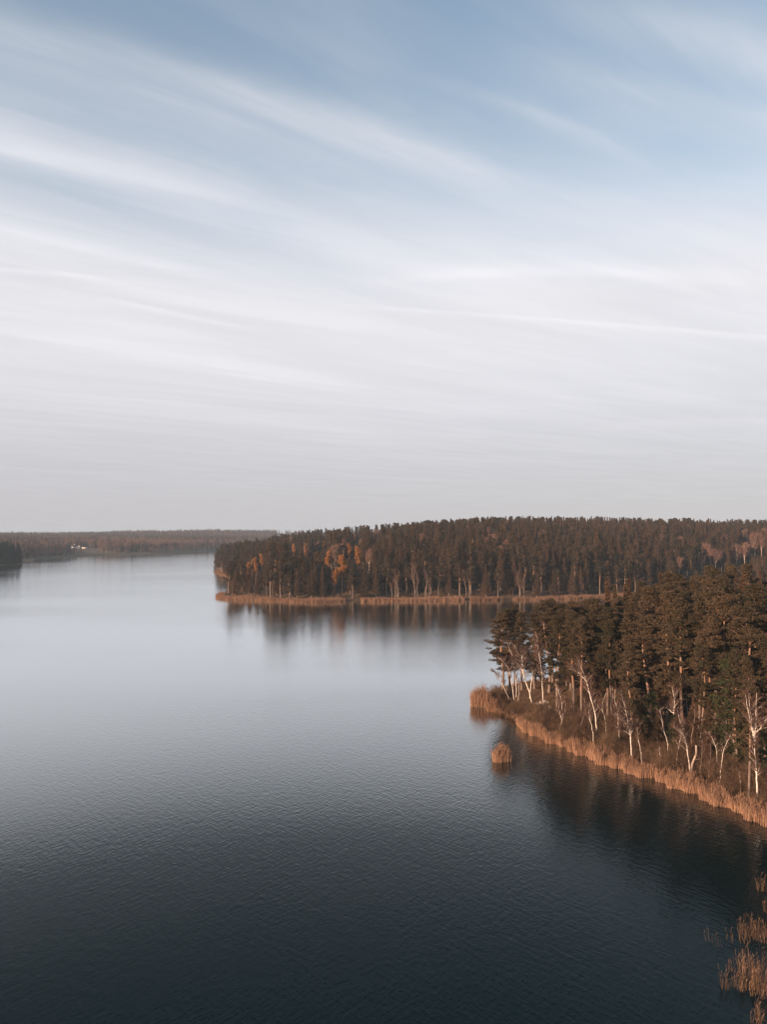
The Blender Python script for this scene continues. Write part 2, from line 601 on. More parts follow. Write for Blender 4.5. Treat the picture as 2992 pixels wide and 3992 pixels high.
# ------------------------------------------------------------------ land
def poly_sd(poly, X, Y):
    """distance to a closed outline, positive inside"""
    poly = np.asarray(poly, float)
    best = np.full(X.shape, 1e9)
    ins = np.zeros(X.shape, bool)
    n = len(poly)
    for i in range(n):
        ax, ay = poly[i]
        bx, by = poly[(i + 1) % n]
        dx, dy = bx - ax, by - ay
        tt = np.clip(((X - ax) * dx + (Y - ay) * dy) / (dx * dx + dy * dy + 1e-9), 0, 1)
        best = np.minimum(best, np.hypot(X - ax - tt * dx, Y - ay - tt * dy))
        cond = (ay > Y) != (by > Y)
        xx = ax + (Y - ay) / (by - ay + 1e-12) * dx
        ins ^= cond & (X < xx)
    return np.where(ins, best, -best)


def wob(X, Y, s, seed=0):
    a = np.sin(X / s + seed) * np.cos(Y / (s * 1.13) + seed * 1.7)
    b = np.sin(X / (s * 0.47) + 2.1 + seed) * np.sin(Y / (s * 0.53) + 0.4 + seed)
    c = np.sin((X + Y) / (s * 0.23) + seed * 3.1) * np.cos((X - Y) / (s * 0.27))
    return (a + 0.5 * b + 0.3 * c) / 1.8


# outlines, given by the direction in which the water edge is seen from the lake
NEAR_FRONT_PX = [(2039, 2806), (1975, 2782), (1932, 2758), (1910, 2735), (1902, 2705)]
near_reed_edge = [on_plane(*p) for p in [(1994, 2833), (2075, 2873), (2220, 2938), (2400, 3005), (2540, 3052), (2671, 3095), (2815, 3155), (2992, 3243)]]
near_reed_edge.append(np.array([62.0, 84.0]))
near_reed_edge.append(np.array([70.0, 74.0]))
ne = np.array(near_reed_edge)
tang = unit(np.gradient(ne, axis=0))
inl = np.stack([-tang[:, 1], tang[:, 0]], -1)
depth = np.array([2.0, 3.0, 3.6, 4.0, 4.2, 4.4, 4.6, 5.0, 5, 5])[:, None]
near_shore = ne + inl * depth
NEAR = [tuple(p) for p in near_shore[::-1]] + [tuple(on_plane(*p)) for p in NEAR_FRONT_PX] + \
       [(27, 181), (36, 190), (48, 197), (60, 203), (76, 212), (120, 243), (180, 300), (300, 340), (420, 330), (420, 60), (90, 30), (78, 62)]

HEAD_FRONT_PX = [(2992, 2296), (2750, 2308), (2500, 2320), (2240, 2333), (2100, 2336), (1900, 2338), (1700, 2340), (1500, 2341), (1300, 2343), (1150, 2341),
                 (1000, 2335), (900, 2327), (868, 2318), (886, 2302), (902, 2288), (904, 2268), (896, 2254), (858, 2238), (838, 2226), (832, 2206)]
HEAD = [tuple(on_plane(*p)) for p in HEAD_FRONT_PX] + [(-195, 960), (-100, 1080), (100, 1150), (500, 1150), (950, 1050), (950, 520), (420, 490)]

FAR_FRONT_PX = [(-150, 2206), (0, 2203), (60, 2200), (112, 2192), (130, 2180), (200, 2176), (330, 2170), (480, 2163), (620, 2158), (760, 2152), (860, 2146)]
FAR = [(-6500, 700), (-1500, 800)] + [tuple(on_plane(*p)) for p in FAR_FRONT_PX] + \
      [(-200, 1750), (200, 1900), (900, 1700), (1500, 1000), (6500, 900), (6500, 6500), (-6500, 6500)]


def h_near(X, Y):
    sd = poly_sd(NEAR, X, Y)
    h = 3.4 * (1 - np.exp(-np.maximum(sd, 0) / 11)) + 0.35 * wob(X, Y, 6, 1) * np.clip(sd / 5, 0, 1)
    h += 1.2 * np.exp(-((X - 42) ** 2 + (Y - 166) ** 2) / 90.0) * np.clip(sd / 3, 0, 1)
    h += np.clip((Y - 130) / 120, 0, 1) * np.clip(sd / 25, 0, 1) * 2.0
    return np.where(sd > 0, h + 0.05, np.maximum(sd * 0.25, -1.6) - 0.05), sd


RIDGE_X = np.array([-260, -170, -110, -60, 0, 40, 120, 200, 320, 400, 520, 950])
RIDGE_H = np.array([9, 17, 21.5, 22, 23.5, 25, 27.5, 28.5, 26, 25, 22, 18])


def h_head(X, Y):
    sd = poly_sd(HEAD, X, Y)
    hr = np.interp(X, RIDGE_X, RIDGE_H)
    h = hr * (1 - np.exp(-np.maximum(sd - 2, 0) / 105)) * 1.16 + 0.6 * wob(X, Y, 24, 4) * np.clip(sd / 25, 0, 1) + 0.3 * np.clip(sd / 3, 0, 1)
    return np.where(sd > 0, h + 0.05, np.maximum(sd * 0.12, -1.6) - 0.05), sd


def h_far(X, Y):
    sd = poly_sd(FAR, X, Y)
    s = np.maximum(sd, 0)
    h = 5 * (1 - np.exp(-s / 60)) + 9 * (1 - np.exp(-s / 420)) + 11 * wob(X, Y, 330, 2) * np.clip(s / 500, 0, 1)
    h += 19 * np.exp(-(((X + 560) / 420) ** 2 + ((Y - 2750) / 420) ** 2)) + 2 * np.clip((Y - 2000) / 3000, 0, 1)
    return np.where(sd > 0, h + 0.05, np.maximum(sd * 0.05, -1.6) - 0.05), sd


def terrain(name, hf, xs, ys, mat):
    X, Y = np.meshgrid(xs, ys)
    H, sd = hf(X, Y)
    V = np.stack([X, Y, H], -1).reshape(-1, 3)
    nx, ny = len(xs), len(ys)
    i = np.arange(ny - 1)[:, None] * nx + np.arange(nx - 1)[None]
    F = np.stack([i, i + 1, i + nx + 1, i + nx], -1).reshape(-1, 4)
    keep = (H.reshape(-1)[F] > -1.5).any(1)
    F = F[keep]
    used, inv = np.unique(F, return_inverse=True)
    me = make_mesh(name, V[used], [inv.reshape(-1, 4)], None, [mat], smooth=True)
    o = link(name, me)
    return props(o, kind='structure')


props(terrain('near_headland_ground', h_near, np.arange(10, 300, 1.0), np.arange(40, 345, 1.0), M_ground), 'brown leaf-littered ground of the near wooded point')
props(terrain('wooded_headland_ground', h_head, np.arange(-300, 960, 4.0), np.arange(390, 1160, 4.0), M_ground), 'rising forest floor under the wooded headland across the bay')
props(terrain('far_shore_terrain', h_far, np.concatenate([np.arange(-6400, -1500, 140.0), np.arange(-1500, 500, 18.0), np.arange(500, 6500, 140.0)]),
              np.concatenate([np.arange(690, 1900, 14.0), np.arange(1900, 6500, 60.0)]), M_far_ground), 'low hazy land along the distant far shore')
wv = np.array([(-6800, -6800, 0), (6800, -6800, 0), (6800, 6800, 0), (-6800, 6800, 0)], float)
water = link('lake_water', make_mesh('lake_water', wv, [np.array([[0, 1, 2, 3]])], None, [M_water]))
props(water, 'calm dark lake with fine crossing ripples', kind='structure')


def ground_at(u, v, hf, z0=1.0):
    z = z0
    for _ in range(25):
        x, y = on_plane(u, v, z)
        h = float(hf(np.array([x]), np.array([y]))[0][0])
        z = 0.5 * z + 0.5 * max(h, 0)
    x, y = on_plane(u, v, z)
    return np.array([x, y, z])


def h1(hf, x, y):
    return float(hf(np.array([x]), np.array([y]))[0][0])


def up_at(base, u, v):
    """point seen at (u, v) at the same distance as base"""
    d = pix_dir(u, v)
    tt = base[1] / d[1]
    return np.array([d[0] * tt, base[1], CAM_Z + d[2] * tt])


# ------------------------------------------------------------------ tree builders (local coordinates, base at the origin)
def limb(r, p0, az, rise, L, n=5, droop=0.0, wig=0.08):
    tt = np.linspace(0, 1, n)
    d = np.array([math.cos(az) * math.cos(rise), math.sin(az) * math.cos(rise), math.sin(rise)])
    path = p0 + d[None] * (L * tt)[:, None]
    path[:, 2] -= droop * L * tt ** 2
    path[1:] += r.normal(size=(n - 1, 3)) * wig * L * tt[1:, None]
    return path


def pine(seed, H=22.0, start=0.45, Rm=2.9, nb=52, nleaf=46, size=0.30, lean=0.4, clump=0.75):
    r = np.random.default_rng(seed)
    T, C = Geo(), Geo()
    wigx = r.normal(size=(5, 3)) * np.array([0.22, 0.22, 0]) * (H / 22)
    wigx[0] = 0
    pts = np.array([[0, 0, -0.4], [0, 0, H * 0.25], [0, 0, H * 0.5], [0, 0, H * 0.75], [0, 0, H * 0.97]]) + wigx
    pts[:, 0] += np.linspace(0, lean, 5) * r.choice([-1, 1])
    tp = spline(pts, 16)
    r0 = 0.0105 * H
    rad = np.interp(np.linspace(0, 1, 16), [0, 0.05, 0.5, 0.85, 1], [r0 * 1.35, r0, r0 * 0.72, r0 * 0.3, 0.03])
    T.add(*tube(tp, rad, 7))
    cen, crad = [], []
    ts = start + (1 - start) * np.sort(r.random(nb)) ** 0.9
    az = r.random() * 6.28
    for t_ in ts:
        az += 2.4 + r.normal() * 0.5
        c = (t_ - start) / (1 - start)
        prof = (min(1, 0.45 + c * 2.4) if c < 0.25 else 1.0) * (1 - 0.80 * max(0, (c - 0.25) / 0.75) ** 1.7)
        L = Rm * prof * (0.42 + 0.78 * r.random())
        if r.random() < 0.1:
            L *= 1.25
        rise = R(-8 + 45 * c + r.normal() * 12)
        p0 = np.array([np.interp(t_, np.linspace(0, 1, 16), tp[:, k_]) for k_ in range(3)])
        path = limb(r, p0, az, rise, L, 5, -0.12)
        T.add(*tube(path, np.linspace(0.055 * (1 - 0.5 * c), 0.012, 5), 4))
        m = max(2, int(L / 0.55))
        for q_ in np.linspace(0.38, 1.02, m):
            pt = np.array([np.interp(min(q_, 1), np.linspace(0, 1, 5), path[:, k_]) for k_ in range(3)])
            s_ = clump * (0.65 + 0.6 * r.random())
            cen.append(pt + r.normal(size=3) * np.array([0.28, 0.28, 0.15]) + np.array([0, 0, 0.12]))
            crad.append([s_, s_, s_ * 0.5])
    for q_ in range(7):
        cen.append(tp[-1] + r.normal(size=3) * np.array([0.35, 0.35, 0.3]) - np.array([0, 0, q_ * 0.22]))
        crad.append([0.5, 0.5, 0.4])
    for q_ in range(5):                      # dead stubs under the crown
        t_ = start * (0.6 + 0.4 * r.random())
        p0 = np.array([np.interp(t_, np.linspace(0, 1, 16), tp[:, k_]) for k_ in range(3)])
        T.add(*tube(limb(r, p0, r.random() * 6.28, R(10 + r.normal() * 15), 0.6 + 1.2 * r.random(), 4), np.linspace(0.03, 0.008, 4), 3))
    V, F, ti = leaf_cloud(np.array(cen), crad, nleaf, size, r, 0.45)
    C.add(V, F, ti)
    return T, C


def spruce(seed, H=22.0, start=0.12, Rm=2.6, size=0.26, nleaf=34, step=0.55, ragged=0.25):
    r = np.random.default_rng(seed)
    T, C = Geo(), Geo()
    tp = spline(np.array([[0, 0, -0.4], [0, 0, H * 0.5], [0, 0, H]]) + r.normal(size=(3, 3)) * np.array([0.1, 0.1, 0]), 12)
    r0 = 0.0105 * H
    T.add(*tube(tp, np.interp(np.linspace(0, 1, 12), [0, 0.05, 1], [r0 * 1.3, r0, 0.015]), 7))
    cen, crad = [], []
    z = start * H
    while z < H * 0.985:
        c = (z / H - start) / (1 - start)
        Rl = Rm * ((1 - c) ** 1.0) * min(1, 0.6 + c * 4) + 0.12
        nb = max(3, int(4 + 3 * (1 - c)))
        a0 = r.random() * 6.28
        for i_ in range(nb):
            if r.random() < ragged * 0.5:
                continue
            az = a0 + i_ * 6.283 / nb + r.normal() * 0.25
            L = Rl * (0.7 + 0.45 * r.random())
            rise = R(-14 + 40 * c + r.normal() * 8)
            path = limb(r, np.array([np.interp(z, tp[:, 2], tp[:, k_]) for k_ in range(2)] + [z + r.normal() * 0.15]), az, rise, L, 4, 0.10, 0.04)
            if L > 0.8:
                T.add(*tube(path, np.linspace(0.035, 0.01, 4), 3))
            m = max(1, int(L / 0.42))
            for q_ in np.linspace(0.3, 1.0, m):
                pt = np.array([np.interp(q_, np.linspace(0, 1, 4), path[:, k_]) for k_ in range(3)])
                s_ = (0.22 + 0.30 * (1 - c)) * (0.8 + 0.5 * r.random())
                cen.append(pt - np.array([0, 0, 0.08]))
                crad.append([s_, s_, s_ * 0.55])
        z += step * (0.8 + 0.4 * r.random()) * (1 - 0.35 * c)
    V, F, ti = leaf_cloud(np.array(cen), crad, nleaf, size, r, -0.15, wide=0.32)
    C.add(V, F, ti)
    return T, C


def twig_spray(C, r, P0, D, n, L, rad, spread=0.7, up=0.3):
    """n fine twigs from each point P0, roughly along D, each of two segments"""
    m = len(P0)
    P0 = np.repeat(P0, n, 0)
    D = np.repeat(D, n, 0)
    d = unit(D + r.normal(size=P0.shape) * spread + np.array([0, 0, up]))
    l = (L * (0.5 + 0.9 * r.random(len(P0))))[:, None]
    P1 = P0 + d * l * 0.55
    P2 = P1 + unit(d + r.normal(size=P0.shape) * 0.35 + np.array([0, 0, 0.1])) * l * 0.45
    ti = np.repeat(r.random(len(P0)), 6)
    V, F = sticks(P0, P1, rad, rad * 0.75)
    C.add(V, F, ti)
    V, F = sticks(P1, P2, rad * 0.75, rad * 0.45)
    C.add(V, F, ti)
    return P1, P2, d


def birch(seed, paths, r0=0.13, nbr=26, Lb=2.4, ntw=9, start=0.35, tw=0.011):
    """paths: main stem first, then forks, each a list of points in local coordinates"""
    r = np.random.default_rng(seed)
    T, C = Geo(), Geo()
    for pi, pts in enumerate(paths):
        sp_ = spline(pts, 16)
        sp_[1:-1] += r.normal(size=(14, 3)) * 0.035
        rr = r0 if pi == 0 else r0 * 0.62
        T.add(*tube(sp_, np.interp(np.linspace(0, 1, 16), [0, 0.06, 0.6, 1], [rr * (1.3 if pi == 0 else 1.0), rr, rr * 0.55, 0.018]), 7))
        Ltot = np.linalg.norm(np.diff(sp_, axis=0), axis=1).sum()
        for i_ in range(int(nbr * (1 if pi == 0 else 0.6))):
            t_ = (start if pi == 0 else 0.15) + (0.98 - (start if pi == 0 else 0.15)) * r.random() ** 0.85
            x = t_ * 15
            a, f = int(min(x, 14)), x - int(min(x, 14))
            p0 = sp_[a] * (1 - f) + sp_[a + 1] * f
            ax = unit(sp_[min(a + 1, 15)] - sp_[a])
            az = r.random() * 6.28
            side = np.array([math.cos(az), math.sin(az), 0.0])
            L = Lb * (1.05 - 0.6 * t_) * (0.5 + 0.8 * r.random())
            d = unit(ax * 0.75 + side * 0.8 + np.array([0, 0, 0.15]))
            pm = p0 + d * L * 0.5
            pe = pm + unit(d + r.normal(size=3) * 0.25 + np.array([0, 0, 0.1])) * L * 0.5
            path = spline([p0, pm, pe], 5)
            rb = max(0.012, rr * 0.30 * (1.1 - 0.7 * t_))
            if L > Lb * 0.55:
                T.add(*tube(path, np.linspace(rb, 0.012, 5), 4))
            else:
                C.add(*tube(path, np.linspace(rb * 0.8, 0.01, 5), 3), tint=r.random())
            q_ = path[[1, 2, 3, 4]]
            P1, P2, dd = twig_spray(C, r, q_, np.repeat(unit(pe - p0)[None], 4, 0), ntw // 2 + 1, L * 0.45, tw)
            twig_spray(C, r, P1[::2], dd[::2], 2, L * 0.3, tw * 0.75)
    return T, C


def bare_tree(seed, H=18.0, spread=3.2, nbr=60, tw=0.022, r0=0.2):
    """leafless broadleaf: forking pale stem and a rounded haze of twigs"""
    r = np.random.default_rng(seed)
    pts = [np.array([0, 0, -0.3]), np.array([r.normal() * .3, r.normal() * .3, H * .4]), np.array([r.normal() * .5, r.normal() * .5, H * .75]), np.array([r.normal() * .6, r.normal() * .6, H])]
    forks = []
    for _ in range(4):
        f = 0.35 + 0.3 * r.random()
        az = r.random() * 6.28
        b = np.array([0, 0, H * f])
        forks.append([b, b + np.array([math.cos(az) * spread * .4, math.sin(az) * spread * .4, H * .2]), b + np.array([math.cos(az) * spread * .8, math.sin(az) * spread * .8, H * (0.9 - f)])])
    return birch(seed + 50, [pts] + forks, r0, nbr, 3.2, 9, 0.45, tw)


def leafy(seed, H=16.0, start=0.3, Rm=2.4, n=46, nleaf=34, size=0.42):
    """autumn broadleaf: pale stem and an uneven golden crown"""
    r = np.random.default_rng(seed)
    T, C = Geo(), Geo()
    tp = spline([np.array([0, 0, -0.4]), np.array([r.normal() * .2, r.normal() * .2, H * .5]), np.array([r.normal() * .4, r.normal() * .4, H * .96])], 12)
    T.add(*tube(tp, np.linspace(0.17, 0.02, 12), 6))
    cen, crad = [], []
    for i_ in range(n):
        c = r.random() ** 0.9
        t_ = start + (1 - start) * c
        prof = math.sin(math.pi * (0.12 + 0.80 * c)) ** 0.8
        az = r.random() * 6.28
        p0 = np.array([np.interp(t_ * 0.92, np.linspace(0, 1, 12), tp[:, k_]) for k_ in range(3)])
        L = Rm * prof * (0.4 + 0.7 * r.random())
        path = limb(r, p0, az, R(35 + r.normal() * 14), L, 4)
        T.add(*tube(path, np.linspace(0.05, 0.012, 4), 3))
        s_ = 0.55 + 0.4 * r.random()
        for q_ in (0.6, 1.0):
            cen.append(path[-1] * q_ + p0 * (1 - q_))
            crad.append([s_, s_, s_])
    V, F, ti = leaf_cloud(np.array(cen), crad, nleaf, size, r, 0.1, wide=0.45)
    C.add(V, F, ti)
    return T, C


def shrub(seed, H=2.4, W=1.5, n=42, tw=0.010):
    r = np.random.default_rng(seed)
    S, C = Geo(), Geo()
    az = r.random(n) * 6.28
    ro = np.sqrt(r.random(n))
    P0 = np.stack([np.cos(az) * ro * W * 0.35, np.sin(az) * ro * W * 0.35, np.full(n, -0.15)], -1)
    d = unit(np.stack([np.cos(az) * ro * W, np.sin(az) * ro * W, np.full(n, H)], -1) + r.normal(size=(n, 3)) * 0.25)
    l = (H * (0.55 + 0.5 * r.random(n)))[:, None]
    P1 = P0 + d * l * 0.5
    P2 = P1 + unit(d + r.normal(size=(n, 3)) * 0.25) * l * 0.5
    S.add(*sticks(P0, P1, tw * 2.0, tw * 1.4), tint=np.repeat(r.random(n), 6))
    S.add(*sticks(P1, P2, tw * 1.4, tw * 0.8), tint=np.repeat(r.random(n), 6))
    for f in (0.3, 0.7, 1.0):
        A = P1 * (1 - f) + P2 * f
        a1, a2, dd = twig_spray(C, r, A, d, 3, H * 0.34, tw * 0.8, 0.75, 0.1)
        twig_spray(C, r, a1, dd, 2, H * 0.2, tw * 0.65, 0.8, 0.1)
    return S, C


def two(tag, G, mt, mc, names=('trunk', 'crown')):
    T, C = G
    return [(names[0], T.mesh(tag + '_' + names[0], [mt], True)), (names[1], C.mesh(tag + '_' + names[1], [mc]))]


def joined(tag, G, mt, mc, wide=1.0):
    T, C = G
    J = Geo()
    for g_, mi in ((T, 0), (C, 1)):
        off = 0
        V = np.concatenate(g_.V) * np.array([wide, wide, 1.0])
        J.V.append(V)
        J.T.append(np.concatenate(g_.T))
        for f in g_.F:
            J.F.append(f + J.n)
            J.M.append(np.full(len(f), mi))
        J.n += len(V)
    return J.mesh(tag, [mt, mc])


PINE_H = 22.0
PINES_G = [pine(100 + i, 22.0, s, rm, nb, 84, 0.215, 0.4, 0.56) for i, (s, rm, nb) in enumerate([(.34, 2.6, 62), (.26, 2.3, 70), (.42, 2.9, 54), (.22, 2.4, 74), (.36, 2.1, 58), (.50, 2.8, 46), (.30, 2.9, 68)])]
SPRUCES_G = [spruce(200 + i, 22.0, s, rm) for i, (s, rm) in enumerate([(.12, 2.5), (.20, 2.2), (.08, 2.9), (.28, 2.3), (.16, 2.0)])]
PINES = [two('pine', G, M_pine_bark, M_pine_leaf) for G in PINES_G]
SPRUCES = [two('spruce', G, M_spruce_bark, M_spruce_leaf) for G in SPRUCES_G]
YOUNG = [two('young_pine', pine(300 + i, 14.0, .10, 2.6, 60, 50, 0.24, 0.1, 0.55), M_pine_bark, M_green_leaf) for i in range(2)]
GOLDS = [two('golden_tree', leafy(400 + i, 16.0, s, rm), M_grey_bark, M_gold_leaf) for i, (s, rm) in enumerate([(.25, 2.4), (.4, 2.0), (.2, 2.1)])]


def gen_paths(seed, H, lean, fork=False):
    r = np.random.default_rng(seed)
    a = r.random() * 6.28
    ex = np.array([math.cos(a), math.sin(a), 0]) * lean
    m = [np.array([0, 0, -0.3]), ex * 0.2 + [0, 0, H * .35], ex * 0.5 + [r.normal() * .3, r.normal() * .3, H * .7], ex + [0, 0, H]]
    out_ = [m]
    if fork:
        b = ex * 0.3 + np.array([0, 0, H * .4])
        out_.append([b, b + np.array([-ex[1] * .5 + .3, ex[0] * .5, H * .25]), b + np.array([-ex[1] + .8, ex[0] + .3, H * .52])])
    return out_


BIRCH_H = 13.0
BIRCHES = [two('birch', birch(500 + i, gen_paths(520 + i, 13.0, ln, fk), 0.07, 20, 2.2, 7, .45, 0.016), M_far_birch_bark, M_twig) for i, (ln, fk) in enumerate([(1.2, False), (0.6, True), (2.0, False), (0.9, False), (1.4, True)])]
THIN_BIRCH = [two('thin_birch', birch(590 + i, gen_paths(595 + i, 8.0, ln), 0.06, 18, 1.5, 7, .4, 0.010), M_birch_bark, M_twig) for i, ln in enumerate((1.6, 1.0, 2.2))]
SAPLINGS = [two('sapling', birch(560 + i, gen_paths(580 + i, 7.0, ln), 0.05, 16, 1.3, 6, .35, 0.010), M_grey_bark, M_twig) for i, ln in enumerate((0.9, 0.4, 1.4))]
BARES_G = [bare_tree(600 + i, 18.0, 3.0) for i in range(3)]
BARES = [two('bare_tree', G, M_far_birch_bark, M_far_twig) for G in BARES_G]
SHRUBS = [two('shrub', shrub(700 + i, h_ * 1.1, w_ * 1.15, 46, 0.014), M_shrub, M_shrub, ('stems', 'twigs')) for i, (h_, w_) in enumerate([(2.4, 1.6), (1.8, 1.7), (3.0, 1.5), (2.1, 2.2), (1.4, 1.3)])]


# ------------------------------------------------------------------ near wooded point
def near_tree(kind, u, vb, vt, var, label, cat, group=None, ref=PINE_H, parts=None, widen=1.0, name=None, rot=None):
    b = ground_at(u, vb, h_near)
    top = up_at(b, u, vt)
    s = (top[2] - b[2]) / ref
    P_ = parts[var % len(parts)]
    place(name or kind, P_, tuple(b), rng.random() * 6.28 if rot is None else rot, (s * widen, s * widen, s), label, cat, group)
    taken.append((b[0], b[1]))
    return b


taken = []
near_list = [
    # u, base v, top v, variant, widen, label
    (1958, 2706, 2388, 6, 1.65, 'outermost pine at the tip of the near point, crown overhanging open water'),
    (1990, 2690, 2372, 3, 1.5, 'second pine from the tip of the near point, behind the leaning birches'),
    (2036, 2690, 2385, 1, 1.55, 'slim pine rising directly behind the white birch cluster at the tip'),
    (2086, 2684, 2390, 3, 1.4, 'pine behind the biggest forked birch on the near point'),
    (2142, 2698, 2338, 2, 1.45, 'tall pine with bare orange trunk beside the straight birch on the near point'),
    (2180, 2706, 2352, 0, 1.3, 'tall pine with long bare trunk standing just right of the birch cluster'),
    (2235, 2738, 2376, 3, 1.1, 'bushy low-crowned pine between the birch cluster and the curved white birch'),
    (2271, 2822, 2405, 5, 1.1, 'pine with slender bare brown trunk left of the curved white birch'),
    (2310, 2742, 2330, 0, 1.2, 'broad pine directly behind the curved white birch'),
    (2369, 2814, 2368, 6, 1.15, 'large round-crowned pine with twin-looking trunk right of the curved birch'),
    (2387, 2836, 2420, 4, 1.0, 'thin pine pressed against the large round-crowned pine'),
    (2460, 2832, 2345, 1, 1.15, 'pine behind the pale slanting birch with low side branches'),
    (2530, 2842, 2400, 2, 1.35, 'pine with bright orange upper trunk and wide flat crown, middle of the near wood'),
    (2600, 2852, 2300, 3, 1.1, 'dense pine behind the forked-top birch in the near wood'),
    (2668, 2870, 2330, 0, 1.1, 'dark pine behind the thin straight birch in the near wood'),
    (2776, 2930, 2425, 6, 1.2, 'big bushy pine with thick sunlit lower trunk in the near wood'),
    (2730, 2880, 2340, 4, 1.1, 'narrow pine just left of and behind the big bushy pine'),
    (2901, 2946, 2362, 2, 1.3, 'dome-crowned pine above the low green young pine near the picture edge'),
    (2876, 3042, 2520, 4, 0.9, 'thin pine with straight reddish trunk beside the low green young pine'),
    (2921, 3118, 2560, 1, 0.85, 'slender pine with leaning reddish trunk left of the many-stemmed birch'),
    (2990, 2992, 2470, 3, 1.2, 'pine behind the many-stemmed birch at the picture edge'),
    (2840, 2900, 2300, 5, 1.1, 'tall pine behind the gap left of the dome-crowned pine'),
]
for u, vb, vt, va, wd_, lb in near_list:
    near_tree('pine_tree', u, vb, vt, va, lb, 'pine', 'pines on the near point', 22.0, PINES, wd_)
for u, vb, vt, va, lb in [
        (2866, 3030, 2556, 0, 'low green young pine with branches down to the ground near the picture edge'),
        (2425, 2872, 2690, 1, 'small dark young pine left of the pale slanting birch'),
        (2628, 2940, 2790, 0, 'small dark young pine under the forked-top birch'),
        (2540, 2900, 2700, 1, 'small bushy young pine below the orange-trunked pine'),
        (2962, 3060, 2800, 1, 'small young pine behind the many-stemmed birch')]:
    near_tree('young_pine', u, vb, vt, va, lb, 'pine', 'young pines on the near point', 14.0, YOUNG)

near_birches = [
    # (base), [stem points], [[fork points] ...], radius, label
    ((1990, 2727), [(1962, 2672), (1940, 2632), (1920, 2612)], [], .10, 'strongly leaning white birch nearest the water at the tip'),
    ((2006, 2727), [(1998, 2670), (1988, 2626), (1975, 2592), (1944, 2562)], [[(1988, 2626), (1978, 2590), (1965, 2568)]], .12, 'white birch curving left with bent-over top at the tip'),
    ((2014, 2718), [(2014, 2660), (2004, 2590), (1996, 2550), (1980, 2508)], [], .11, 'tall slim white birch leaning left, third from the tip'),
    ((2021, 2732), [(2025, 2690), (2022, 2660), (2012, 2630)], [], .06, 'thin crooked birch between the slim birch and the big forked birch'),
    ((1982, 2700), [(1972, 2668), (1960, 2638)], [], .07, 'short thin birch behind the strongly leaning one'),
    ((2076, 2742), [(2066, 2700), (2049, 2655), (2039, 2608), (2025, 2560), (2006, 2512)], [[(2047, 2640), (2030, 2598), (2004, 2568)], [(2041, 2615), (2035, 2565), (2028, 2535)], [(2049, 2640), (2062, 2612), (2066, 2600)]], .19, 'biggest white birch at the tip, forked into several stems'),
    ((2066, 2722), [(2072, 2672), (2078, 2622), (2068, 2580), (2050, 2545)], [[(2076, 2615), (2064, 2575), (2075, 2515), (2079, 2485)], [(2078, 2620), (2090, 2608), (2098, 2604)]], .13, 'white birch with zigzag stem just right of the biggest forked birch'),
    ((2120, 2750), [(2117, 2690), (2114, 2640), (2107, 2570), (2095, 2505)], [[(2110, 2590), (2102, 2545), (2097, 2478)]], .15, 'tall straight white birch with pale flared foot among stones'),
    ((2082, 2672), [(2083, 2630), (2088, 2590)], [], .06, 'distant thin white birch trunk between the zigzag birch and the straight birch'),
    ((2196, 2850), [(2190, 2800), (2182, 2765), (2165, 2668)], [], .10, 'slender birch leaning left above the end of the long reed belt'),
    ((2331, 2880), [(2326, 2820), (2318, 2770), (2299, 2698), (2281, 2635), (2254, 2565)], [[(2290, 2660), (2262, 2625), (2240, 2605)]], .19, 'tall curved white birch, thickest trunk on the near point'),
    ((2241, 2826), [(2234, 2785), (2227, 2748)], [], .05, 'thin birch stem left of the curved white birch'),
    ((2300, 2806), [(2290, 2760), (2281, 2722)], [], .05, 'thin birch stem close behind the curved white birch'),
    ((2464, 2984), [(2461, 2900), (2455, 2845), (2440, 2768), (2421, 2690)], [[(2457, 2858), (2470, 2842), (2500, 2828)], [(2453, 2838), (2430, 2800), (2410, 2770)], [(2455, 2862), (2432, 2845), (2415, 2830)]], .14, 'pale slanting birch with wide low side branches behind the reed belt'),
    ((2694, 3036), [(2688, 2965), (2676, 2895), (2664, 2840), (2644, 2770)], [[(2670, 2870), (2652, 2850), (2640, 2830)]], .13, 'white birch leaning left beside the broken snag'),
    ((2628, 2882), [(2628, 2800), (2632, 2735), (2619, 2665)], [[(2632, 2735), (2645, 2705), (2652, 2680)], [(2628, 2780), (2610, 2765), (2590, 2758)]], .12, 'forked-top birch standing deeper in the near wood'),
    ((2684, 2815), [(2680, 2730), (2671, 2602)], [], .10, 'thin straight birch deep in the near wood'),
    ((2957, 3142), [(2954, 3040), (2951, 2960), (2941, 2872)], [[(2943, 2880), (2928, 2800), (2915, 2706)], [(2941, 2875), (2935, 2790), (2930, 2694)], [(2945, 2890), (2950, 2810), (2954, 2702)], [(2949, 2860), (2964, 2820), (2975, 2770)]], .17, 'many-stemmed white birch at the picture edge above the reeds'),
    ((2891, 3096), [(2889, 3050), (2882, 3002)], [], .06, 'short crooked grey birch left of the many-stemmed birch'),
    ((2575, 2998), [(2577, 2955), (2572, 2910)], [], .07, 'short crooked birch stem midway along the reed belt'),
]
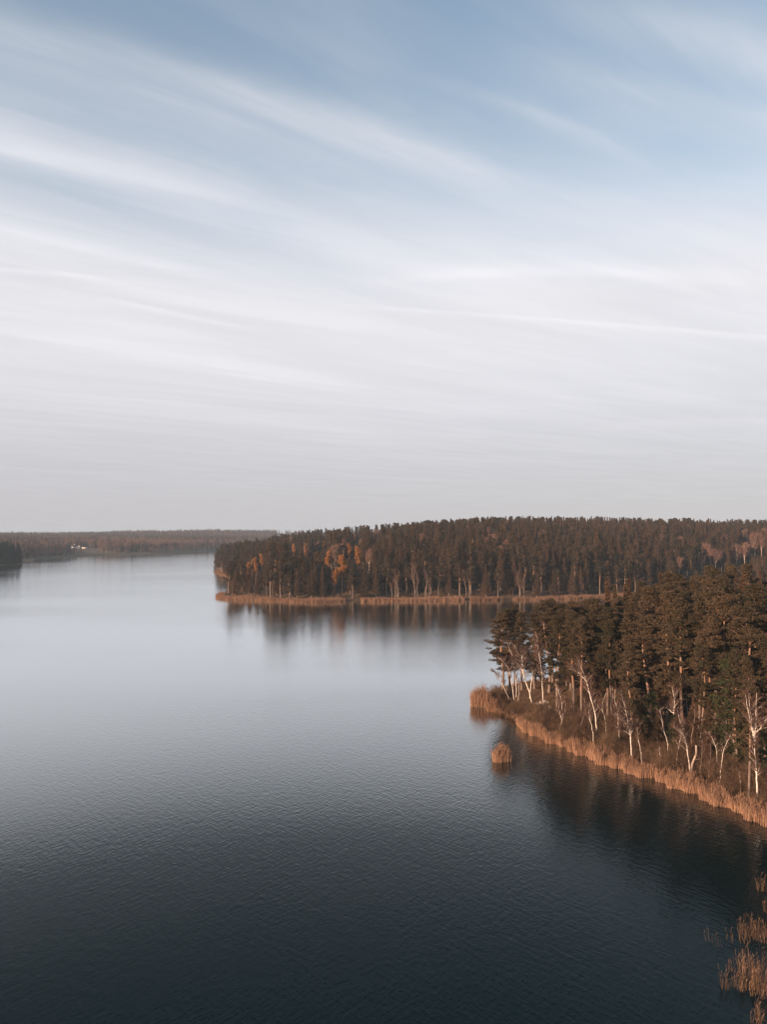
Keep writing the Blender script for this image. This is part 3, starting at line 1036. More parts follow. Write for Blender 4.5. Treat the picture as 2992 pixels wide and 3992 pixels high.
for i, (bp_, stem, forks, r0_, lb) in enumerate(near_birches):
    b = ground_at(bp_[0], bp_[1], h_near)
    r_ = np.random.default_rng(900 + i)

    def loc(p, j=0.0):
        q_ = up_at(b, *p) - b
        q_[1] += j
        return q_
    main = [np.array([0, 0, -0.3])] + [loc(p, r_.normal() * 0.25 * (j_ + 1) / len(stem)) for j_, p in enumerate(stem)]
    fk = []
    for fpts in forks:
        dirj = r_.normal() * 0.5
        fk.append([loc(p, dirj * j_) for j_, p in enumerate(fpts)])
    hh = main[-1][2]
    G_ = birch(930 + i, [main] + fk, r0_ * 0.78, int(16 + hh * 2.2), max(0.9, hh * 0.17), 13, .36, 0.009)
    place('birch_tree', two('near_birch', G_, M_birch_bark, M_twig), tuple(b), 0, 1.0, lb, 'birch', 'bare white birches on the near point')
    taken.append((b[0], b[1]))

# broken pale snag beside the reed belt
b = ground_at(2700, 3040, h_near)
G_ = Geo()
sn = [np.array([0, 0, -0.3])] + [up_at(b, *p) - b for p in ((2700, 2990), (2704, 2970), (2716, 2940), (2716, 2905))]
G_.add(*tube(spline(sn, 12), np.interp(np.linspace(0, 1, 12), [0, .4, 1], [.22, .16, .15]), 9))
stub = [sn[2], sn[2] + np.array([0.6, 0.1, 0.35]), sn[2] + np.array([1.3, 0.0, 0.5])]
G2 = Geo()
G2.add(*tube(spline(stub, 6), np.linspace(.07, .015, 6), 6))
place('dead_snag', [('trunk', G_.mesh('snag_trunk', [M_dead_wood], True)), ('branch', G2.mesh('snag_branch', [M_dead_wood], True))], tuple(b), 0, 1.0,
      'pale broken snag with snapped-off top behind the reed belt', 'dead tree')
b = ground_at(2676, 3018, h_near)
G_ = Geo()
G_.add(*tube(spline([np.array([0, 0, -.2]), up_at(b, 2668, 2996) - b, up_at(b, 2656, 2974) - b], 8), np.linspace(.11, .05, 8), 7))
props(link('dead_snag', G_.mesh('short_snag', [M_dead_wood], True), None, tuple(b)), 'short leaning dead stem left of the broken snag', 'dead tree')

def hides(x, y, m=30):
    """would a tree here stand in front of one of the named birches or front pines?"""
    u_ = 1496 + x / y * FPX
    return any(by > y - 0.5 and abs(1496 + bx / by * FPX - u_) < m for bx, by in named[27:47])


named = list(taken)
LAND = [(1990, 'leaning tip birches'), (2077, 'biggest forked birch'), (2120, 'flared-foot birch'), (2196, 'slender reed-end birch'), (2331, 'curved white birch'), (2464, 'low-branched slanting birch'),
        (2530, 'orange-trunked pine'), (2628, 'forked-top birch'), (2694, 'birch by the broken snag'), (2776, 'big bushy pine'), (2868, 'low green young pine'), (2957, 'many-stemmed birch')]


def where(x, y):
    u_ = 1496 + x / y * FPX
    lm = min(LAND, key=lambda q_: abs(q_[0] - u_))
    dl_ = min(np.hypot(*(np.array([x, y]) - (p * (1 - f) + q * f))) for p, q in zip(ne[:-1], ne[1:]) for f in (0, .25, .5, .75, 1.0))
    dp = 'close behind' if dl_ < 27 else ('some way behind' if dl_ < 42 else ('deep in the wood behind' if dl_ < 70 else 'rearmost behind'))
    sd_ = 'left' if u_ < lm[0] else 'right'
    return dp + ' the ' + lm[1] + ', to its ' + sd_


# the crowd of pines filling the wood behind the front ranks
cand = rng.random((9000, 2)) * np.array([190, 230]) + np.array([20, 90])
sdc = h_near(cand[:, 0], cand[:, 1])[1]
n_fill = 0
for (x, y), sd in zip(cand, sdc):
    if sd < 5.5 or x / y > 0.60 or y > 300:
        continue
    front = poly_sd(NEAR, np.array([x]), np.array([y]))[0]
    dshore = np.min(np.hypot(ne[:, 0] - x, ne[:, 1] - y))
    # keep the sunny birch belt along the reeds open
    dl = min(np.hypot(*(np.array([x, y]) - (p * (1 - f) + q * f))) for p, q in zip(ne[:-1], ne[1:]) for f in (0, .25, .5, .75, 1.0))
    if dl < 6 or (dl < 21 and hides(x, y, 20)):
        continue
    if y > 150 and x < 40 and y < 174:
        continue
    if min(math.hypot(x - a, y - b_) for a, b_ in taken) < (3.3 if dl < 22 else (3.8 if x < 66 and y > 150 else 4.7)):
        continue
    taken.append((x, y))
    z = h1(h_near, x, y)
    tip = x < 62 and y > 160
    H = (17.5 + 3 * rng.random()) if tip else (18 + 9.5 * rng.random() if dl > 22 else 13 + 10 * rng.random())
    if rng.random() < 0.36 and not tip:
        v_ = rng.integers(5)
        place('spruce_tree', SPRUCES[v_], (x, y, z), rng.random() * 6.28, (H / 22 * 1.3, H / 22 * 1.3, H / 22 * 0.98), 'spruce ' + where(x, y), 'spruce', 'spruces inside the near wood')
    else:
        v_ = rng.integers(7)
        s = H / 22
        wdn = 0.95 + 0.45 * rng.random()
        lb = 'pine ' + where(x, y)
        place('pine_tree', PINES[v_], (x, y, z), rng.random() * 6.28, (s * wdn, s * wdn, s), lb, 'pine', 'pines inside the near wood')
    n_fill += 1

# understorey: young conifers among the trunks
n_u = 0
for (x, y), sd in zip(cand[::-1], sdc[::-1]):
    if sd < 5.0 or x / y > 0.58 or y > 230:
        continue
    dl = min(np.hypot(*(np.array([x, y]) - (p * (1 - f) + q * f))) for p, q in zip(ne[:-1], ne[1:]) for f in (0, .25, .5, .75, 1.0))
    if dl < 7.5 or (x < 40 and y > 150) or (dl < 20 and hides(x, y, 20)):
        continue
    if min(math.hypot(x - a, y - b_) for a, b_ in taken) < 2.6:
        continue
    taken.append((x, y))
    n_u += 1
    place('young_spruce', SPRUCES[rng.integers(5)], (x, y, h1(h_near, x, y)), rng.random() * 6.28, tuple(np.array([0.62, 0.62, 0.42]) * (0.7 + 0.6 * rng.random())), 'young spruce ' + where(x, y), 'spruce', 'young spruces under the near wood')
    if n_u > 130:
        break

# shrubs and saplings in the birch belt
def beside(x, y):
    u_ = 1496 + x / y * FPX
    lm = min(LAND, key=lambda q_: abs(q_[0] - u_))
    dl_ = min(np.hypot(*(np.array([x, y]) - (p * (1 - f) + q * f))) for p, q in zip(ne[:-1], ne[1:]) for f in (0, .25, .5, .75, 1.0))
    return ('at reed edge' if dl_ < 7 else ('amid the brush' if dl_ < 12 else 'at forest edge')) + ' just ' + ('left' if u_ < lm[0] else 'right') + ' of the ' + lm[1]


n_s = 0
for i in range(3000):
    j = rng.integers(len(ne) - 1)
    f = rng.random()
    p = ne[j] * (1 - f) + ne[j + 1] * f
    n_ = inl[j] * (1 - f) + inl[j + 1] * f
    dd = 3.5 + 14 * rng.random() ** 1.3
    x, y = p + n_ * dd
    z, sd = h_near(np.array([x]), np.array([y]))
    if sd[0] < 0.3 or x / y > 0.56 or y < 88:
        continue
    if min(math.hypot(x - a, y - b_) for a, b_ in taken) < 1.2:
        continue
    taken.append((x, y))
    n_s += 1
    if n_s % 13 == 5:
        place('birch_tree', THIN_BIRCH[n_s % 3], (x, y, z[0]), rng.random() * 6.28, 0.8 + 0.4 * rng.random(), 'thin leaning birch ' + beside(x, y), 'birch', 'thin leaning birches behind the near reeds')
    elif n_s % 6 == 0:
        place('sapling', SAPLINGS[n_s % 3], (x, y, z[0]), rng.random() * 6.28, 0.7 + 0.5 * rng.random(), 'thin bare sapling ' + beside(x, y), 'sapling', 'bare saplings behind the near reeds')
    else:
        place('bare_shrub', SHRUBS[rng.integers(5)], (x, y, z[0]), rng.random() * 6.28, 0.75 + 0.6 * rng.random(), 'bare brown shrub ' + beside(x, y), 'shrub', 'bare shrubs behind the near reeds')
    if n_s > 165:
        break
TIPN = ['first', 'second', 'third', 'fourth', 'fifth', 'sixth', 'seventh', 'eighth', 'ninth', 'tenth', 'eleventh', 'twelfth', 'thirteenth', 'fourteenth', 'fifteenth', 'sixteenth', 'seventeenth', 'eighteenth', 'nineteenth', 'twentieth', 'twenty-first', 'twenty-second', 'twenty-third']
for i, (u, v) in enumerate(sorted([(1925, 2752), (1940, 2740), (1952, 2768), (1935, 2715), (1960, 2745), (1975, 2775), (1985, 2760), (2000, 2790), (2020, 2795), (2040, 2800), (2010, 2770), (2050, 2790), (1950, 2725), (1968, 2728), (1942, 2700),
                            (2032, 2775), (2060, 2805), (2085, 2800), (2110, 2815), (2135, 2830), (2070, 2775), (2150, 2810), (2170, 2830)])):
    b = ground_at(u, v, h_near)
    place('bare_shrub', SHRUBS[i % 5], tuple(b), rng.random() * 6.28, 0.55 + 0.4 * rng.random(), 'bare reddish shrub on the cove bank, ' + TIPN[i] + ' counted from the tip', 'shrub', 'bare shrubs at the tip of the near point')

# pale stones on the knoll under the birches
STONE_LB = ['largest pale stone in front of the biggest forked birch', 'pale stone left of the straight birch foot', 'pale stone right of the straight birch foot',
            'flat pale stone between the biggest birch and the straight birch', 'low stone below the straight birch on the bank', 'small pale stone above the cove at the tip', 'small stone right of the straight birch on the slope']
for i, (u, v, s) in enumerate([(2072, 2768, 0.9), (2112, 2742, 0.55), (2130, 2740, 0.55), (2098, 2748, 0.5), (2128, 2800, 0.45), (2062, 2786, 0.45), (2146, 2760, 0.4)]):
    import bmesh
    bm = bmesh.new()
    bmesh.ops.create_icosphere(bm, subdivisions=3, radius=1.0)
    r_ = np.random.default_rng(1200 + i)
    ph = r_.random(6) * 6
    for vx in bm.verts:
        c = vx.co
        k_ = 1 + 0.16 * math.sin(3 * c.x + ph[0]) + 0.14 * math.sin(4 * c.y + ph[1]) + 0.1 * math.sin(5 * c.z + ph[2]) + 0.05 * math.sin(11 * c.x + 9 * c.y + ph[3])
        vx.co = (c.x * k_ * s * 1.25, c.y * k_ * s, c.z * k_ * s * 0.72)
    me = bpy.data.meshes.new('stone')
    bm.to_mesh(me)
    bm.free()
    me.materials.append(M_stone)
    b = ground_at(u, v, h_near)
    o = link('boulder', me, None, (b[0], b[1], b[2] + s * 0.25))
    o.rotation_euler = (0, 0, i * 1.3)
    props(o, STONE_LB[i], 'boulder', 'pale stones on the near point')


# ------------------------------------------------------------------ reeds
def reed_mesh(name, XY, H, r, width=0.045, z0=-0.15, lean=0.15, mat=None):
    """dry reed stalks standing at XY: stalk, two leaf blades and a drooping plume each"""
    n = len(XY)
    X_, Y_ = XY[:, 0], XY[:, 1]
    mod = 0.86 + 0.12 * np.sin(X_ * 2.9 + 1.3 * np.sin(Y_ * 1.7)) + 0.10 * np.sin(Y_ * 4.1 + X_) + 0.08 * np.sin(X_ * 7.3 - Y_ * 5.1)
    H = np.broadcast_to(H, (n,)) * mod * (0.55 + 0.6 * r.random(n) ** 0.7)
    base = np.concatenate([XY, np.full((n, 1), z0)], 1)
    ld = r.normal(size=(n, 2)) * lean
    top = base + np.stack([ld[:, 0] * H, ld[:, 1] * H, H], -1)
    a = r.random(n) * 3.1416
    sd = np.stack([np.cos(a), np.sin(a), np.zeros(n)], -1) * (width * (0.7 + 0.6 * r.random(n)))[:, None]
    mid = base * 0.45 + top * 0.55 + r.normal(size=(n, 3)) * np.array([0.03, 0.03, 0]) * H[:, None]
    tint = r.random(n)
    G_ = Geo()
    V = np.stack([base - sd, base + sd, mid - sd * .8, mid + sd * .8, top - sd * .35, top + sd * .35], 1).reshape(-1, 3)
    i = np.arange(n)[:, None] * 6
    F = np.concatenate([i + np.array([[0, 1, 3, 2]]), i + np.array([[2, 3, 5, 4]])])
    G_.add(V, [F], np.repeat(tint, 6))
    for f in (0.35, 0.6):
        p = base * (1 - f) + top * f
        d = unit(np.stack([r.normal(size=n), r.normal(size=n), np.full(n, 1.0)], -1)) * (0.32 * H)[:, None]
        V = np.stack([p - sd * .8, p + sd * .8, p + d], 1).reshape(-1, 3)
        G_.add(V, [np.arange(n * 3).reshape(-1, 3)], np.repeat(tint * 0.8, 3))
    d = np.stack([r.normal(size=n) * .10 + 0.05, r.normal(size=n) * .10, np.full(n, 0.02)], -1)
    pl = top + np.array([0, 0, 0.12])
    V = np.stack([top - sd * .3 - [0, 0, .12], pl - sd * 1.1 + d * .5, pl + sd * 1.1 + d * .5, pl + d * 1.5 + [0, 0, .12]], 1).reshape(-1, 3)
    G_.add(V, [np.arange(n)[:, None] * 4 + np.array([[0, 2, 3, 1]])], np.repeat(tint, 4), 1)
    return G_.mesh(name, [mat or M_reed, M_plume])


def strip_points(edge, n, d0, d1, r, sign=1.0, gaps=None):
    edge = np.asarray(edge, float)
    seg = np.linalg.norm(np.diff(edge, axis=0), axis=1)
    cum = np.concatenate([[0], np.cumsum(seg)])
    s = r.random(n) * cum[-1]
    f = s / cum[-1]
    x = np.interp(s, cum, edge[:, 0])
    y = np.interp(s, cum, edge[:, 1])
    tg = unit(np.gradient(edge, axis=0))
    nx = np.interp(s, cum, -tg[:, 1] * sign)
    ny = np.interp(s, cum, tg[:, 0] * sign)
    jag = 0.5 + 0.35 * np.sin(s * 0.9) + 0.3 * np.sin(s * 2.3 + 1) + 0.2 * np.sin(s * 0.33 + 2)
    d = r.random(n) * (np.interp(f, np.linspace(0, 1, len(d1)), d1) - d0 * jag) + d0 * jag
    return np.stack([x + nx * d, y + ny * d], -1), s


r_ = np.random.default_rng(50)
XY, s = strip_points(ne, 56000, 1.6, [1.5, 2.8, 3.5, 3.8, 4.1, 4.4, 4.6, 5.0, 5, 5], r_)
hfac = 2.05 + 0.28 * np.sin(s * 0.35) + 0.25 * np.sin(s * 1.1) + 0.2 * np.sin(s * 2.7)
keep = r_.random(len(s)) < 0.55 + 0.30 * np.sin(s * 0.8 + 1) * np.sin(s * 0.21) + 0.35 * np.sin(XY[:, 0] * 1.9) * np.sin(XY[:, 1] * 2.3 + 1)
o = link('reed_bed', reed_mesh('near_reeds', XY[keep], hfac[keep] * 0.88, r_, 0.028))
props(o, 'long belt of orange dry reeds along the near wooded shore', 'reeds', kind='stuff')


def clump(name, u, v, rx, ry, n, H, label, group=None, width=0.04, seed=0, mat=None):
    r = np.random.default_rng(seed)
    c = on_plane(u, v)
    a = r.random(n) * 6.28
    q = np.sqrt(r.random(n))
    lump = 1 + 0.22 * np.sin(2 * a + seed) + 0.16 * np.sin(3 * a + 2 * seed) + 0.10 * np.sin(7 * a + seed)
    XYc = np.stack([np.cos(a) * q * rx * lump, np.sin(a) * q * ry * lump], -1) + r.normal(size=(n, 2)) * 0.12 * rx
    H = H * (1.10 - 0.42 * q ** 2.2)
    o_ = link(name, reed_mesh(name, XYc, H, r, width, mat=mat), None, (c[0], c[1], 0))
    return props(o_, label, 'reeds', group)


clump('reed_clump', 1953, 2966, 1.2, 1.15, 1500, 2.35, 'small round island of orange reeds alone in the water off the near shore', seed=1, width=0.026)
clump('reed_clump', 1877, 2752, 1.75, 1.6, 2400, 4.0, 'dense block of tall orange reeds at the very tip of the near point', seed=2, width=0.03)
clump('reed_clump', 1925, 2772, 1.3, 1.0, 500, 2.3, 'low orange reeds under the bank just right of the tip reed block', seed=3)
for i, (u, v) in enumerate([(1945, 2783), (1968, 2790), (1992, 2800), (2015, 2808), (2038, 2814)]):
    clump('reed_clump', u, v, 1.1, 0.7, 170, 1.1, 'low tuft of orange sedge on the cove bank below the birch cluster', 'sedge tufts on the cove bank', seed=10 + i, mat=M_dim_brown_reed)
edge_clumps = [(2967, 3470, .5, 60, 2.3), (2888, 3630, .35, 40, 2.0), (2914, 3668, .6, 90, 2.4), (2942, 3655, .8, 150, 2.6), (2984, 3668, .7, 130, 2.6), (2792, 3690, .55, 16, 2.0), (2767, 3672, .3, 12, 1.8), (2852, 3668, .4, 20, 1.8),
               (2836, 3857, .45, 70, 2.4), (2867, 3846, .3, 35, 1.8), (2884, 3857, .4, 70, 2.6), (2920, 3810, .7, 160, 3.0), (2932, 3850, .5, 90, 2.4), (2957, 3879, .6, 140, 3.0), (2912, 3856, .35, 40, 1.8), (2852, 3782, .4, 40, 1.8),
               (2986, 3870, .7, 130, 3.0), (2880, 3760, .5, 45, 2.0), (2960, 3800, .8, 120, 2.8), (2945, 3990, .5, 70, 2.0), (2985, 3990, .7, 110, 2.8), (2995, 3560, .4, 40, 2.4)]
EDGE_LB = ['small isolated reed tuft, uppermost of the sparse clumps at the lower picture edge', 'thin reed tuft left of the upper row of sparse clumps', 'reed clump with hanging stalks in the upper row of sparse clumps',
           'fullest reed clump of the upper row of sparse clumps', 'reed clump at the edge end of the upper row of sparse clumps', 'few faint bent reeds standing farthest out in the open water', 'faintest reed wisp, outermost of the bent reeds in open water',
           'faint reed wisp between the bent reeds and the upper row', 'outermost clump of the lower row of sparse reeds', 'short reed tuft second in the lower row', 'narrow upright reed tuft third in the lower row',
           'tallest and thickest clump of the lower sparse reeds', 'reed clump at the foot of the tallest lower clump', 'bright clump with stalks reaching lowest in the lower row', 'short reed tuft between the narrow tuft and the tallest clump',
           'dim reed tuft just above the outermost lower clump', 'reed clump at the edge end of the lower row', 'dim reed tuft between the upper and lower rows', 'loose reed clump behind the tallest lower clump',
           'reed tuft cut by the bottom of the picture', 'reed clump in the lowest corner of the picture', 'reed wisp at the picture edge between isolated tuft and upper row']
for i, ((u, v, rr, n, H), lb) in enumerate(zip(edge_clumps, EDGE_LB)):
    clump('reed_clump', u, v, rr * 1.15, rr * 1.15, int(n * 0.30), H * 0.75, lb, 'sparse reed clumps in the shallows', 0.016, 30 + i, M_dim_brown_reed)

# headland fringe: three stretches with gaps between them
for i, (pxs, n, dd, H, lb) in enumerate([
        ([(1352, 2346), (1250, 2350), (1150, 2349), (1050, 2345), (960, 2342), (880, 2339), (842, 2335), (838, 2328), (852, 2320)], 9000, [9, 9, 8, 8, 9, 12, 8, 5, 4], 2.9, 'pale orange reed fringe curling round the point of the headland'),
        ([(1815, 2343), (1700, 2344), (1600, 2345), (1500, 2346), (1412, 2347)], 6500, [7, 7, 8, 8, 7], 3.0, 'pale orange reed fringe along the middle of the headland shore'),
        ([(1968, 2341), (1900, 2342), (1838, 2342)], 2200, [6, 6, 6], 2.6, 'short broken reed fringe under the overhanging headland pines'),
        ([(2560, 2322), (2400, 2328), (2240, 2337), (2100, 2340), (2010, 2341)], 5500, [7, 8, 8, 8, 6], 2.9, 'reed fringe running behind the near pines at the bay end'),
        ([(898, 2262), (870, 2250), (845, 2238), (830, 2228)], 2400, [9, 9, 9, 8], 3.0, 'pale reed fringe on the second, farther point of the headland')]):
    r_ = np.random.default_rng(70 + i)
    XY, s = strip_points([on_plane(*p) for p in pxs], n, 1.0, dd, r_, -1.0)
    o = link('reed_bed', reed_mesh('headland_reeds', XY, 0.66 * H + 0.3 * np.sin(s * 0.12) + 0.25 * np.sin(s * 0.41), r_, 0.06))
    props(o, lb, 'reeds', kind='stuff')

# dry grass and litter on the near point: nobody could count it
r_ = np.random.default_rng(81)
XY = r_.random((90000, 2)) * np.array([110, 150]) + np.array([18, 82])
hh, sd = h_near(XY[:, 0], XY[:, 1])
kp = (sd > 0.1) & (sd < 24) & (XY[:, 0] / XY[:, 1] < 0.58) & (r_.random(len(sd)) < np.where(sd < 12, 1, 0.35))
XY, hh = XY[kp], hh[kp]
n = len(XY)
p = np.concatenate([XY, hh[:, None] - 0.03], 1)
d = unit(np.stack([r_.normal(size=n), r_.normal(size=n), np.full(n, 1.3)], -1)) * (0.25 + 0.55 * r_.random(n))[:, None]
a = r_.random(n) * 3.14
sdv = np.stack([np.cos(a), np.sin(a), np.zeros(n)], -1) * 0.045
G_ = Geo()
G_.add(np.stack([p - sdv, p + sdv, p + d], 1).reshape(-1, 3), [np.arange(n * 3).reshape(-1, 3)], np.repeat(r_.random(n), 3))
props(link('dry_grass', G_.mesh('dry_grass', [M_grass])), 'brown dry grass and litter between the birches on the near point', 'grass', kind='stuff')

# ------------------------------------------------------------------ wooded headland across the bay
head_taken = []
shown = []


def by_top(u, v, H):
    """where a tree of height H has its top at (u, v), on the headland"""
    d = pix_dir(u, v)
    for y in np.arange(405, 1000, 3.0):
        x = d[0] / d[1] * y
        z = CAM_Z + d[2] / d[1] * y
        g_, sd = h_head(np.array([x]), np.array([y]))
        if sd[0] > 3 and z <= g_[0] + H:
            return np.array([x, y, g_[0]])
    return None


def px2(cx, cy, ox, oy, sc):
    return ox + cx / sc, oy + cy / sc


GOLD_LB = ['tallest golden tree high on the headland, uppermost of the orange ones', 'slim orange tree just right of the tallest golden tree', 'orange tree farthest right among the golden trees on the headland', 'small orange tree between the two round ones and the tallest',
           'smallest orange crown left of the tallest golden tree', 'round orange tree, left of the matching pair on the headland', 'round orange tree, right of the matching pair on the headland', 'dull orange tree below the slim orange tree', 'bright narrow orange tree right of the large rusty one',
           'small orange crown above the large rusty tree', 'large rusty tree lowest among the golden trees', 'tiny bright orange bush crown left below the large rusty tree', 'rusty tree low on the slope near the headland point', 'dull rusty tree beside the low rusty one', 'faint rusty crown nearest the headland point', 'faint orange crown between the round pair and the small one']
gold_px = [(1130, 235, 17), (1215, 262, 14), (1375, 255, 14), (960, 308, 12), (1035, 305, 9), (720, 340, 14), (820, 342, 15), (1165, 335, 13), (1235, 358, 15), (995, 390, 12), (1110, 422, 20), (1050, 540, 12), (400, 445, 14), (455, 420, 14), (350, 488, 11), (890, 330, 11)]
for i, (cx, cy, H) in enumerate(gold_px):
    u, v = px2(cx, cy, 800, 1950, 2.0725)
    b = by_top(u, v + 2, H + 4)
    if b is None:
        continue
    s = (H + 4) / 16
    place('golden_tree', GOLDS[i % 3], tuple(b), rng.random() * 6.28, (s * 0.95, s * 0.95, s), GOLD_LB[i], 'golden tree', 'golden trees on the headland')
    head_taken.append((b[0], b[1], 5.0))
    shown.append((b[0], b[1], b[2], H + 4))

# white birches standing at the headland's edge: (u, base v, top v)
head_birch = []
for cx, yb, yt in [(215, 765, 640), (268, 770, 700), (398, 765, 560), (545, 770, 580), (325, 740, 655), (720, 778, 560), (575, 745, 640), (680, 740, 600), (640, 770, 690), (880, 600, 480), (975, 760, 700), (140, 575, 480), (1415, 780, 690), (1510, 780, 650), (1540, 770, 610), (1620, 740, 550), (1560, 770, 570)]:
    head_birch.append((*px2(cx, yb, 800, 1950, 2.0725), px2(cx, yt, 800, 1950, 2.0725)[1]))
for cx, yb, yt in [(60, 780, 660), (85, 775, 620), (108, 770, 560), (168, 740, 550), (245, 760, 510), (268, 770, 560), (342, 772, 560), (360, 770, 620), (445, 740, 640), (485, 710, 620), (662, 770, 560), (850, 735, 560), (925, 740, 640), (1095, 770, 590), (1130, 750, 640)]:
    head_birch.append((*px2(cx, yb, 1500, 1950, 2.0725), px2(cx, yt, 1500, 1950, 2.0725)[1]))
ORD = ['first', 'second', 'third', 'fourth', 'fifth', 'sixth', 'seventh', 'eighth', 'ninth', 'tenth', 'eleventh', 'twelfth', 'thirteenth', 'fourteenth', 'fifteenth', 'sixteenth', 'seventeenth', 'eighteenth', 'nineteenth', 'twentieth',
       'twenty-first', 'twenty-second', 'twenty-third', 'twenty-fourth', 'twenty-fifth', 'twenty-sixth', 'twenty-seventh', 'twenty-eighth', 'twenty-ninth', 'thirtieth', 'thirty-first', 'thirty-second', 'thirty-third']
head_birch.sort()
for i, (u, vb, vt) in enumerate(head_birch):
    b = ground_at(u, min(vb, 2331), h_head, 1.0)
    g_ = h1(h_head, b[0], b[1])
    b[2] = max(g_, 0.1)
    H = max(5.0, (up_at(b, u, vt) - b)[2])
    s = H / BIRCH_H
    place('birch_tree', BIRCHES[i % 5], tuple(b), rng.random() * 6.28, (s * 1.1, s * 1.1, s), ORD[i] + ' white birch along the headland edge, counted from its reed-fringed point', 'birch', 'white birches along the headland edge')
    head_taken.append((b[0], b[1], 1.8))

# pale bare trees at the right end of the headland
BARE_LB = ['first', 'second', 'third', 'fourth', 'fifth', 'sixth', 'seventh', 'eighth', 'ninth', 'tenth', 'eleventh']
bare_px = sorted([(1150, 360, 21), (1200, 400, 19), (1240, 410, 19), (1285, 415, 18), (1125, 440, 17), (1410, 375, 21), (1475, 360, 22), (1560, 275, 24), (1610, 285, 23), (1490, 240, 18), (940, 470, 17)])
for i, (cx, cy, H) in enumerate(bare_px):
    u, v = px2(cx, cy, 2200, 1950, 2.093)
    b = by_top(u, v, H)
    if b is None:
        continue
    s = H / 18
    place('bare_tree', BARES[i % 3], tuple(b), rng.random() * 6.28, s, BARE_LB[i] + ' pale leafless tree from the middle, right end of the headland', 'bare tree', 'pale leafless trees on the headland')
    head_taken.append((b[0], b[1], 4.0))
    shown.append((b[0], b[1], b[2], H))

# conifers of the headland
cand = rng.random((60000, 2)) * np.array([760, 480]) + np.array([-215, 405])
hz, sdz = h_head(cand[:, 0], cand[:, 1])
vis = (sdz > 3.0) & (cand[:, 0] / cand[:, 1] < 0.58) & (cand[:, 0] / cand[:, 1] > -0.26)
cand, hz, sdz = cand[vis], hz[vis], sdz[vis]
cell = {}
ht = np.array(head_taken)
pts = []
for (x, y), z, sd in zip(cand, hz, sdz):
    gap = 5.3 if sd < 40 else 6.7
    key = (int(x // 7), int(y // 7))
    bad = False
    for a in (-1, 0, 1):
        for b_ in (-1, 0, 1):
            for (qx, qy) in cell.get((key[0] + a, key[1] + b_), ()):
                if (qx - x) ** 2 + (qy - y) ** 2 < gap * gap:
                    bad = True
                    break
    if bad or (np.hypot(ht[:, 0] - x, ht[:, 1] - y) < ht[:, 2]).any():
        continue
    cell.setdefault(key, []).append((x, y))
    pts.append((x, y, z, sd))
pts.sort(key=lambda p_: p_[1])


def seg_of(x, y):
    u_ = 1496 + x / y * FPX
    if u_ > 2080:
        return 'at the bay end, ' + 'above the ' + min(LAND, key=lambda q_: abs(q_[0] - u_))[1]
    i_ = min(range(len(head_birch)), key=lambda q_: abs(head_birch[q_][0] - u_))
    return 'behind the ' + ORD[i_] + ' white birch from the headland point'


n_p = n_sp = 0
rest = []
for i, (x, y, z, sd) in enumerate(pts):
    front = sd < 34
    pn = 0.5 + 0.5 * math.sin(x / 23 + 1.0) * math.cos(y / 31)
    is_pine = rng.random() < (0.55 if sd < 14 else 0.27) + 0.25 * (pn - 0.5)
    H = (15 + 8 * rng.random()) if sd < 10 else 18.5 + 9.0 * rng.random()
    if x < -110:
        H *= 0.96
    if y > 880:
        continue
    for tx, ty, tz, tH in shown:                 # leave the golden and pale trees their view over the crowns in front
        if y < ty and abs(x - tx * y / ty) < 4.6:
            lim = CAM_Z + (tz + tH * 0.30 - CAM_Z) * y / ty - z
            H = min(H, lim)
    if H < 7:
        continue
    if front and ((is_pine and n_p < 160) or (not is_pine and n_sp < 250)):
        seg = seg_of(x, y)
        vw = 1.15 + 0.5 * rng.random()
        rank = 'front rank' if sd < 12 else ('second rank' if sd < 23 else 'third rank')
        s = H / 22
        if is_pine:
            n_p += 1
            place('pine_tree', PINES[rng.integers(7)], (x, y, z), rng.random() * 6.28, (s * vw, s * vw, s), 'pine in the ' + rank + ' ' + seg, 'pine', 'pines of the headland ' + rank)
        else:
            n_sp += 1
            place('spruce_tree', SPRUCES[rng.integers(5)], (x, y, z), rng.random() * 6.28, (s * vw, s * vw, s), 'spruce in the ' + rank + ' ' + seg, 'spruce', 'spruces of the headland ' + rank)
    else:
        kind_ = rng.integers(7) if is_pine else 7 + rng.integers(5)
        near_gold = any(math.hypot(x - g_[0], y - g_[1]) < 22 for g_ in shown[:16])
        q_ = rng.random()
        if q_ < (0.10 if near_gold else 0.035):
            kind_ = 12 + rng.integers(3)
        elif near_gold and q_ < 0.17:
            kind_ = 15
        rest.append((x, y, z, H / 22, rng.random() * 6.28, kind_))


under = rng.random((900, 2)) * np.array([420, 130]) + np.array([-150, 410])
uh, us = h_head(under[:, 0], under[:, 1])
for (x, y), z, sd in zip(under, uh, us):          # young growth under the front ranks
    if 3.5 < sd < 26 and x / y < 0.58:
        rest.append((x, y, z, 0.16 + 0.24 * rng.random(), rng.random() * 6.28, 7 + rng.integers(5)))


